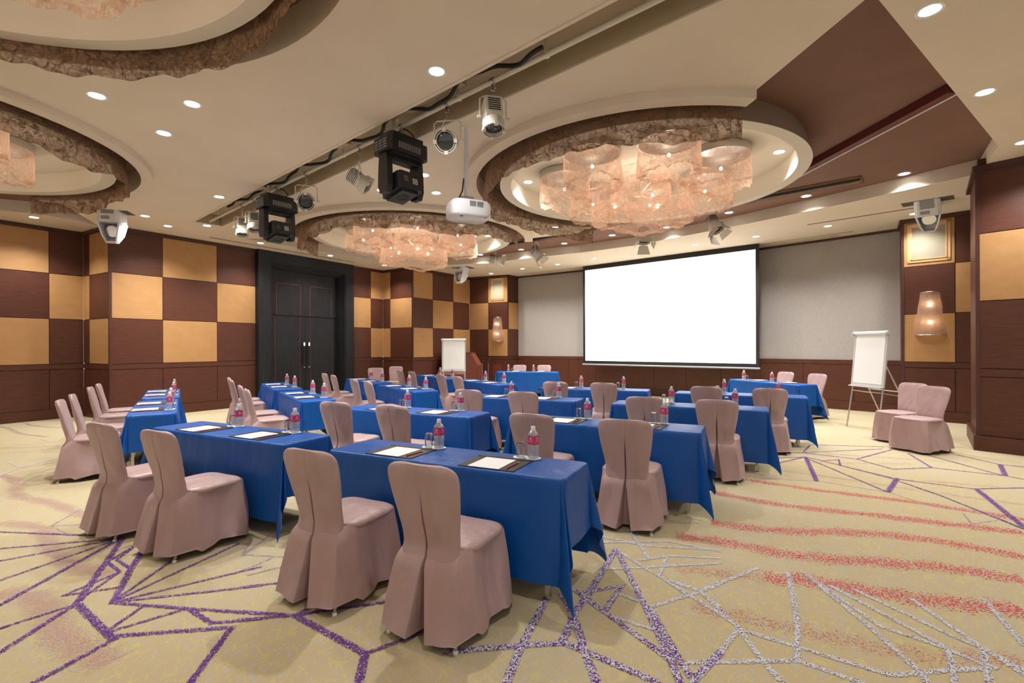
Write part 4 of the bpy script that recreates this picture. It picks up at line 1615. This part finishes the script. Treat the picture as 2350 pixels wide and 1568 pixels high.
def par_light(p, top, face, tilt, rad, ln, lab, box=True, door=False, name='stage_light', rail=False):
    """cream spotlight: yoke + body aimed by heading 'face' (deg) and tilt below horizon"""
    root = empty(name, (p[0], p[1], 0), radians(face), label=lab, cat='stage light', group='cream stage lights')
    pz = top - .08 - rad * 1.55
    if rail:
        MB().tube([(0, 0, top + .02), (0, 0, top - .05)], .012, 8).box(-.02, .02, -.02, .02, top, top + .05).build('clamp', M['steel'], root)
    else:
        clamp(root, 3.965, top - .04)
    y = MB()
    w = rad + .022
    y.tube([(0, -w, pz), (0, -w, top - .075), (0, -w + .03, top - .05), (0, w - .03, top - .05), (0, w, top - .075), (0, w, pz)], .0075, 6)
    y.lathe([(.016, -.02), (.016, .02)], 10, T(0, w + .012, pz, rx=pi / 2)).lathe([(.012, -.015), (.012, .015)], 10, T(0, -w - .008, pz, rx=pi / 2))
    y.build('yoke', M['white_metal'], root, smooth=40)
    mx = T(0, 0, pz) @ Matrix.Rotation(radians(90 + tilt), 4, 'Y')
    # local +Z looks along the beam
    b = MB()
    if box:
        b.box(-rad * .80, rad * .80, -rad * .80, rad * .80, -ln * .55, ln * .12, mx, bev=.012)
        b.box(-rad * .55, rad * .55, -rad * .86, -rad * .80, -ln * .48, ln * .04, mx).box(rad * .80, rad * .86, -rad * .5, rad * .5, -ln * .48, ln * .02, mx)
        b.lathe([(rad * .85, ln * .08), (rad, ln * .14), (rad, ln * .42), (rad * .93, ln * .42), (rad * .93, ln * .30)], 28, mx, cap=False)
    else:
        b.lathe([(.001, -ln * .55), (rad * .55, -ln * .55), (rad * .78, -ln * .42), (rad * .80, ln * .1), (rad, ln * .16), (rad, ln * .42), (rad * .93, ln * .42), (rad * .93, ln * .30)], 28, mx, cap=False)
    b.build('housing', M['white_metal'], root, smooth=40)
    g = MB()
    for k in range(6):
        zz = -ln * .45 + k * ln * .07
        if box:
            g.box(-rad * .84, -rad * .79, -rad * .55, rad * .55, zz, zz + ln * .03, mx)
        else:
            g.lathe([(rad * .80, zz), (rad * .80, zz + ln * .025)], 20, mx, cap=False)
    g.build('vent_slot', M['blackcloth'], root)
    MB().lathe([(.001, ln * .33), (rad * .3, ln * .325), (rad * .6, ln * .31), (rad * .80, ln * .28)], 24, mx, cap=False).build('lens', M['lens'], root, smooth=60)
    fr_ = MB().lathe([(rad * .78, ln * .30), (rad * .78, ln * .40), (rad * .84, ln * .40), (rad * .84, ln * .30)], 28, mx, cap=False)
    for k in range(4):
        a = k * pi / 2
        fr_.box(rad * .76, rad * 1.06, -rad * .16, rad * .16, ln * .37, ln * .45, mx @ Matrix.Rotation(a, 4, 'Z'))
    fr_.build('gel_holder', M['white_metal'], root, smooth=40)
    MB().lathe([(rad * .85, ln * .385), (rad * .94, ln * .385)], 28, mx, cap=False).build('front_gap', M['blackcloth'], root)
    if door:
        for k, (L_, sp) in enumerate(((.20, .12), (.12, .55), (.12, .55), (.10, .3))):
            a = (0, pi / 2, -pi / 2, pi)[k]
            q = mx @ Matrix.Rotation(a, 4, 'Z') @ Matrix.Translation((rad, 0, ln * .44)) @ Matrix.Rotation(sp, 4, 'Y')
            wz = rad * .62
            lf = MB()
            lf.add([(0, -wz, 0), (0, wz, 0), (.0, wz * 1.5, L_), (0, -wz * 1.5, L_), (.003, -wz, 0), (.003, wz, 0), (.003, wz * 1.5, L_), (.003, -wz * 1.5, L_)],
                   [(0, 1, 2, 3), (4, 7, 6, 5), (0, 4, 5, 1), (1, 5, 6, 2), (2, 6, 7, 3), (3, 7, 4, 0)], q)
            lf.build('barn_door', M['white_metal'], root)
    cab = [(0, -.02, top - .03), (-.05, -.08, top - .1), (-.06, -.10, pz + .05), (-rad * .6, -.03, pz)]
    MB().tube(cab, .006, 6).build('cable', M['white_metal'], root, smooth=60)
    return root


par_light(barpt(1132), 3.86, -75, 74, .105, .34, 'cream square-backed stage light pointing down, nearest on the slot bar')
par_light(barpt(1027), 3.84, -98, 22, .118, .22, 'round cream stage light facing the camera, beside the projector pole', box=False)
par_light(barpt(826), 3.80, 12, 35, .115, .30, 'cream stage light tilted sideways, left of the large black moving light', box=False)
par_light(barpt(703), 3.84, -72, 22, .125, .30, 'round cream stage light facing out, right of the smaller black moving light', box=False)
par_light(barpt(583), 3.80, -60, 72, .105, .32, 'cream stage light half hidden behind the smaller black moving light')
par_light(barpt(556), 3.80, -60, 74, .105, .32, 'cream stage light at the far end of the slot bar, leftmost')


def moving_head(p, heading, lab, sc=1.0):
    root = empty('moving_head', (p[0], p[1], 0), radians(heading), label=lab, cat='moving light', group='black moving lights')
    clamp(root, 3.965, 3.86)
    b = MB()
    b.prism([(-.17, -.23), (-.13, -.27), (.13, -.27), (.17, -.23), (.17, .23), (.13, .27), (-.13, .27), (-.17, .23)], 3.60, 3.76)
    b.prism([(-.14, -.20), (-.10, -.22), (.10, -.22), (.14, -.20), (.14, .20), (.10, .22), (-.10, .22), (-.14, .20)], 3.76, 3.82)
    b.prism([(-.14, -.20), (.14, -.20), (.14, .20), (-.14, .20)], 3.575, 3.60)
    b.build('base_box', M['black'], root)
    g = MB()
    for k in range(3):
        for q in range(4):
            g.box(-.11 + k * .08, -.05 + k * .08, -.2735, -.269, 3.63 + q * .028, 3.642 + q * .028)
    for k in range(12):
        g.box(.169, .1715, -.15 + k * .025, -.138 + k * .025, 3.64, 3.71)
    g.build('vent_grid', M['greyp'], root, kind='stuff')
    y = MB()
    for s in (-1, 1):
        y.add([(x, s * yy, z) for yy in (.175, .245) for x, z in ((-.07, 3.59), (.07, 3.59), (.085, 3.45), (.095, 3.24), (.06, 3.16), (-.06, 3.16), (-.095, 3.24), (-.085, 3.45))],
              [tuple(range(8)), tuple(reversed(range(8, 16)))] + [(i, (i + 1) % 8, 8 + (i + 1) % 8, 8 + i) for i in range(8)])
    y.box(-.07, .07, -.21, .21, 3.535, 3.59, bev=.015)
    y.build('yoke', M['black'], root)
    h = MB()
    hx = T(0, 0, 3.27) @ Matrix.Rotation(radians(-10), 4, 'Y')
    h.prism([(-.19, -.13), (-.15, -.155), (.15, -.155), (.19, -.13), (.19, .13), (.15, .155), (-.15, .155), (-.19, .13)], -.09, .10, hx)
    h.prism([(-.15, -.11), (.15, -.11), (.15, .11), (-.15, .11)], -.125, -.09, hx)
    h.build('lamp_head', M['black'], root)
    d = MB()
    d.box(.189, .1915, -.10, -.04, -.02, .05, hx)
    d.build('display', M['lens'], root)
    MB().lathe([(.03, -.129), (.075, -.129), (.075, -.12), (.03, -.12), (.03, -.129)], 20, hx, cap=False).build('front_ring', M['blackcloth'], root)
    k = MB()
    for i in range(3):
        for j in range(3):
            k.box(.189, .192, .02 + i * .024, .038 + i * .024, -.03 + j * .024, -.012 + j * .024, hx)
    k.build('keypad', M['vent_grey'], root, kind='stuff')
    MB().tube([(.05, .1, 3.82), (.02, .16, 3.90), (-.05, .12, 3.98), (-.12, .05, 4.0)], .008, 6).build('cable', M['blackcloth'], root, smooth=60)
    return root


moving_head(barpt(921), -42, 'large black moving stage light hanging from the slot bar, nearer of two')
moving_head(barpt(636), -38, 'black moving stage light with keypad hanging from the slot bar, farther of two')

# four stage lights on the rail above the screen side


def railpt(u):
    t = ucut(u, tuple(ra), tuple(rb), 550)
    return ra.lerp(rb, t)


for u, face, tilt, lab in ((1640, -60, 60, 'cream stage light with barn doors above the screen, rightmost of four'),
                           (1478, -95, 70, 'cream stage light with open barn doors above the screen, under the chandelier'),
                           (1232, -20, 50, 'cream stage light with barn doors left of the screen, between the coffers'),
                           (1137, 5, 12, 'cream stage light with barn doors, leftmost of four, above the lectern')):
    par_light(railpt(u), 4.08, face, tilt, .145, .34, lab, box=False, door=True, rail=True)

# ================= PROJECTOR =================
pp = P(1070, 293, ZC)
pj = empty('projector', (pp.x, pp.y, 0), radians(24), label='white video projector hanging from the ceiling on a white pole', cat='projector')
MB().tube([(0, 0, 3.13), (0, 0, ZC)], .026, 14).tube([(0, 0, 3.3), (0, 0, 3.62)], .029, 14).lathe([(.05, ZC - .006), (.05, ZC)], 20).build('ceiling_pole', M['white_plastic'], pj, smooth=50)
MB().box(-.07, .07, -.05, .05, 3.10, 3.14, bev=.006).box(-.015, .015, -.015, .015, 3.05, 3.12).build('mount', M['steel'], pj)
# local +x is the beam direction
rows = []
for z, k, dz in ((2.885, .86, 0), (2.893, .95, 0), (2.92, 1, 0), (3.00, 1, 0), (3.05, .97, 0), (3.078, .88, 0), (3.085, .7, 0)):
    row = []
    for i in range(48):
        a = 2 * pi * i / 48
        ca, sa = cos(a), sin(a)
        row.append((.02 + .235 * k * abs(ca)**.45 * (1 if ca > 0 else -1), .175 * k * abs(sa)**.45 * (1 if sa > 0 else -1), z))
    rows.append(row)
MB().loft(rows, True, True, True).build('projector_body', M['white_plastic'], pj, smooth=50)
MB().lathe([(.052, 0), (.055, .03), (.047, .03), (.045, .01), (.001, .01)], 24, T(.25, .0, 2.985) @ Matrix.Rotation(pi / 2, 4, 'Y'), cap=False).build('projector_lens', M['black'], pj, smooth=50)
g = MB()
for i in range(2):
    for j in range(9):
        for q in range(3):
            x = -.02 + i * .085 + q * .025
            g.box(x, x + .021, -.1775, -.172, 2.995 + j * .007, 2.9985 + j * .007)
g.build('vent_grille', M['greyp'], pj)
MB().box(-.12, -.09, -.15, -.13, 2.882, 2.887).box(.16, .17, -.16, -.15, 2.882, 2.888).build('foot', M['black'], pj)
MB().tube([(-.06, .02, 3.085), (-.09, .0, 3.12), (-.05, 0, 3.2), (-.03, 0, 3.35)], .008, 6).build('cable', M['blackcloth'], pj, smooth=60)

# ================= SCANNER LIGHTS (white, drop-down) =================


def scanner(p, heading, tilt, lab, hole=(.30, .14), drop=.0):
    SC = 1.65
    root = empty('scanner_light', (p[0], p[1], 0), radians(heading), label=lab, cat='scanner light', group='white mirror scanner lights')
    hx = T(0, 0, ZC + .12) @ Matrix.Rotation(radians(tilt), 4, 'X') @ Matrix.Scale(SC, 4) @ T(0, 0, .10)
    b = MB()
    b.prism([(-.105, -.09), (-.08, -.11), (.08, -.11), (.105, -.09), (.105, .07), (.07, .10), (-.07, .10), (-.105, .07)], -.30, .10, hx)
    b.build('housing', M['white_plastic'], root)
    s = MB()
    # open mirror hood: two cheeks and a back strap
    for q in (-1, 1):
        s.add([(q * (x + k_), y, z) for k_ in (0, .016) for y, z, x in ((-.10, -.30, .089), (.09, -.30, .089), (.06, -.42, .066), (.0, -.50, .040), (-.045, -.50, .040), (-.075, -.44, .060))],
              [tuple(range(6)), tuple(reversed(range(6, 12)))] + [(i, (i + 1) % 6, 6 + (i + 1) % 6, 6 + i) for i in range(6)], hx)
    s.add([(x * w_, y, z) for x in (-1, 1) for y, z, w_ in ((.09, -.30, .10), (.105, -.30, .10), (.075, -.43, .077), (.01, -.515, .05), (-.05, -.515, .05), (-.05, -.50, .05), (.0, -.50, .05), (.06, -.42, .077))],
          [tuple(range(8)), tuple(reversed(range(8, 16)))] + [(i, (i + 1) % 8, 8 + (i + 1) % 8, 8 + i) for i in range(8)], hx)
    s.build('mirror_hood', M['white_plastic'], root)
    MB().lathe([(.001, 0), (.062, 0), (.062, .006), (.001, .006)], 24, hx @ T(0, -.01, -.385) @ Matrix.Rotation(radians(96), 4, 'X'), cap=False).build('mirror', M['chrome'], root)
    k = MB().box(-.058, .058, -.114, -.1105, -.21, .02, hx).box(-.058, .02, -.114, -.1105, -.27, -.235, hx)
    k.build('rating_sticker', M['greyp'], root)
    MB().tube([(-.10, -.02, -.05), (-.135, -.02, -.12), (-.16, -.02, -.12), (-.17, -.02, -.03)], .008, 6, hx).tube([(.10, -.02, -.05), (.135, -.02, -.12), (.16, -.02, -.12), (.17, -.02, -.03)], .008, 6, hx).build('bracket', M['black'], root, smooth=60)
    MB().box(-hole[0], hole[0], -hole[1], hole[1], ZC - .004, ZC - .001).build('ceiling_opening', M['slit'], root)
    return root


p = P(258, 487, ZC)
scanner(p, 15, 2, 'white mirror scanner light hanging above the checkered wall, leftmost', (.30, .16))
p = P(1063, 615, ZC)
scanner(p, -25, -22, 'white mirror scanner light hanging above the left flip chart', (.30, .22))
p = P(2128, 462, ZC)
scanner(p, -45, 38, 'white mirror scanner light hanging in front of the right loudspeaker grille', (.34, .15))

# ================= BURGUNDY BEAM =================
ba, bb = Vector((4.52, 4.95)), Vector((4.30, 7.9))
m_, l_ = wall_frame(ba, bb)
bm_ = empty('ceiling_beam', (0, 0, 0), 0, label='burgundy bar with white edge fixed under the brown ceiling at right', cat='ceiling bar')
MB().box(0, l_, -.055, .055, 4.035, 4.128, m_, bev=.004).build('beam_body', M['burgundy'], bm_)
MB().box(0, l_, -.075, -.060, 4.03, 4.036, m_).box(0, l_, -.056, -.050, 4.03, 4.036, m_).build('edge_strip', M['cap'], bm_)

# ================= SCREEN =================
sl, sr_ = Vector((2.20, 14.94)), Vector((5.96, 11.66))
m_, l_ = wall_frame(sl, sr_)
sc = empty('projection_screen', (0, 0, 0), 0, label='large blank white projection screen with black border on the grey wall', cat='screen')
MB().box(0, l_, 0, .02, .93, ZC - .004, m_).build('black_border', M['screen_black'], sc)
MB().box(.078, l_ - .075, -.004, 0, 1.018, 3.79, m_).build('screen_surface', M['screen'], sc)
MB().tube([(-.02, 0, .905), (l_ + .02, 0, .905)], .024, 14, m_).build('bottom_bar', M['bar'], sc, smooth=60)

# ================= SCONCES, GRILLES, ACCESS DOOR =================


def sconce(mxw, x, lab, sc_=1.0):
    root = empty('wall_sconce', (0, 0, 0), 0, label=lab, cat='sconce', group='tapered wall sconces')
    root.matrix_world = mxw @ T(x, -.006, 0)
    rows = []
    for j in range(13):
        t = j / 12
        z = 2.47 - .82 * t
        r = .140 + .095 * t
        row = []
        for i in range(25):
            a = pi + pi * i / 24
            w = .004 * sin(9 * a + 8 * t) + .003 * sin(21 * a - 13 * t)
            row.append(((r + w) * cos(a), (r * .72 + w) * sin(a) - .01, z))
        rows.append(row)
    MB().loft(rows, False).build('lamp_shade', M['sconce'], root, smooth=70)
    e = MB()
    for z, r in ((2.47, .141), (1.65, .237)):
        e.tube([(r * cos(pi + pi * i / 16), r * .72 * sin(pi + pi * i / 16) - .01, z) for i in range(17)], .005, 5)
    e.build('hem', M['steel'], root, smooth=60)
    MB().box(-.05, .05, -.015, .0, 1.85, 2.3, bev=.004).tube([(0, 0, 2.23), (0, -.06, 2.23)], .01, 8).tube([(0, 0, 1.89), (0, -.06, 1.89)], .01, 8).build('back_plate', M['steel'], root)
    for z in (2.235, 1.895):
        b = mobj('bulb', bulb_m, root, (0, -.075, z))
        light('sconce_glow', 'POINT', (0, -.075, z), 5, (1, .74, .5), root, .025)
    return root


xs = ucut(2134, *F9) * LF9
sconce(mF9, xs, 'tapered copper wall sconce glowing on the right checkered pier')
xs7 = ucut(1142, *F7) * LF7
sconce(mF7, xs7, 'tapered copper wall sconce glowing left of the screen')


def grille(mxw, x, w, z0, z1, lab):
    root = empty('speaker_grille', (0, 0, 0), 0, label=lab, cat='speaker grille', group='framed wall loudspeaker grilles')
    root.matrix_world = mxw @ T(x, -.004, 0)
    f = MB()
    for (a0, a1, y) in ((0, .05, -.012), (.05, .072, -.022)):
        f.box(-w + a0, -w + a1, y, 0, z0 + a0, z1 - a0).box(w - a1, w - a0, y, 0, z0 + a0, z1 - a0)
        f.box(-w + a0, w - a0, y, 0, z0 + a0, z0 + a1).box(-w + a0, w - a0, y, 0, z1 - a1, z1 - a0)
    f.build('grille_frame', M['grille_frame'], root)
    MB().box(-w + .07, w - .07, -.012, 0, z0 + .07, z1 - .07).build('grille_cloth', M['grille'], root)
    return root


grille(mF9, ucut(2131, *F9) * LF9, .315, 3.06, 3.81, 'amber-framed loudspeaker grille above the right sconce')
grille(mF7, ucut(1141.5, *F7) * LF7, .245, 3.06, 3.83, 'amber-framed loudspeaker grille above the left sconce')
ad = empty('access_door', (0, 0, 0), 0, label='small brown wall hatch below the left sconce', cat='wall hatch')
ad.matrix_world = mF7 @ T(ucut(1140.5, *F7) * LF7, -.006, 0)
MB().box(-.17, .17, -.018, 0, .40, .84, bev=.004).build('hatch_panel', M['cherry'], ad)
MB().lathe([(.012, 0), (.012, .012)], 12, T(-.13, -.018, .62, rx=pi / 2)).build('latch', M['chrome'], ad)

# ================= FLIP CHARTS =================


def flip_chart(p, heading, lab):
    """local -y is the writing side"""
    root = empty('flip_chart', (p[0], p[1], 0), radians(heading), label=lab, cat='flip chart')
    lean = .10
    A = lambda x, z, y=0: (x, y + (z) * lean, z)
    bd = MB()
    sh = Matrix(((1, 0, 0, 0), (0, 1, lean, 0), (0, 0, 1, 0), (0, 0, 0, 1)))
    bd.box(-.335, .335, 0, .018, .76, 1.68, sh)
    bd.build('whiteboard', M['white_plastic'], root)
    MB().box(-.31, .31, -.010, -.002, .80, 1.645, sh).build('paper_pad', M['paper'], root)
    MB().tube([(-.325, .155, 1.665), (.325, .155, 1.665)], .033, 14).build('paper_roll', M['paper'], root, smooth=60)
    for s in (-1, 1):
        MB().lathe([(.036, 0), (.036, .035)], 14, T(s * .33 - (.035 if s < 0 else 0), .155, 1.665, ry=pi / 2)).build('roll_cap', M['vent_grey'], root)
        MB().box(s * .335 - .012, s * .335 + .012, -.008, .022, .75, 1.66, sh).build('side_rail', M['vent_grey'], root)
    MB().box(-.345, .345, -.055, .01, .735, .755, sh, bev=.004).build('pen_tray', M['vent_grey'], root)
    for s in (-1, 1):
        MB().tube([A(s * .32, 1.0, .03), A(s * .335, .012, -.02)], .012, 10).build('leg', M['alu'], root, smooth=60)
        MB().tube([A(s * .30, 1.1, .06), (s * .33, .72, .008)], .012, 10).build('leg', M['alu'], root, smooth=60)
    MB().tube([A(-.325, .66, 0), A(.325, .66, 0)], .006, 8).tube([(-.31, .39, .68), (.31, .39, .68)], .009, 8).tube([A(.325, .66, 0), (.315, .44, .6)], .005, 8).tube([A(-.325, .66, 0), (-.315, .44, .6)], .005, 8).build('brace', M['alu'], root, smooth=60)
    return root


flip_chart((6.02, 8.31), -86, 'tall aluminium flip chart with blank paper near the right grey wall')
flip_chart((-1.70, 14.1), 6, 'flip chart with blank paper in front of the lectern at left')

# ================= LECTERN, MICROPHONES =================
lc = empty('lectern', (-1.62, 15.75, 0), radians(-12), label='dark cherry wood lectern behind the left flip chart', cat='lectern')
lb_ = MB()
lb_.add([(x, y, z) for y in (-.25, .25) for x, z in ((-.62, .06), (.60, .06), (.60, .86), (.36, 1.26), (-.62, 1.26))],
        [(0, 1, 2, 3, 4), (9, 8, 7, 6, 5)] + [(i, (i + 1) % 5, 5 + (i + 1) % 5, 5 + i) for i in range(5)])
lb_.build('lectern_body', M['cherry'], lc)
MB().box(-.65, .63, -.28, .28, 0, .06, bev=.006).build('plinth', M['cherry'], lc)
MB().box(-.64, .38, -.27, .27, 1.26, 1.285, bev=.004).build('desk_top', M['cherry'], lc)


def mic(u, lab, h, z_=14.4):
    x = (u - 1175) * z_ / 1110
    r = empty('microphone_stand', (x, z_, 0), 0, label=lab, cat='microphone stand', group='microphone stands beside the lectern')
    MB().lathe([(.12, 0), (.12, .012), (.03, .03), (.012, .035)], 20).build('stand_base', M['black'], r, smooth=40)
    MB().tube([(0, 0, .03), (0, 0, h)], .009, 8).tube([(0, 0, .03), (0, 0, h * .55)], .013, 8).build('stand_pole', M['chrome'], r, smooth=60)
    MB().tube([(0, 0, h - .02), (.02, -.05, h + .06)], .014, 8).lathe([(.001, -.03), (.02, -.025), (.027, 0), (.02, .025), (.001, .03)], 12, T(.025, -.065, h + .085), cap=False).build('microphone', M['black'], r, smooth=50)
    return r


mic(1106.5, 'chrome microphone stand nearest the lectern', .96)
mic(1120.5, 'chrome microphone stand farther right of the lectern', .98, 14.6)

# exposed black table end at the farthest table of the middle line is part of that table's own top
cn = empty('wall_socket', (0, 0, 0), 0, label='tiny black socket on the brown dado under the screen', cat='socket')
q = gp(gt(1489), .032)
MB().box(q[0] - .012, q[0] + .012, q[1] - .012, q[1] + .012, .62, .65).build('socket_plate', M['black'], cn)
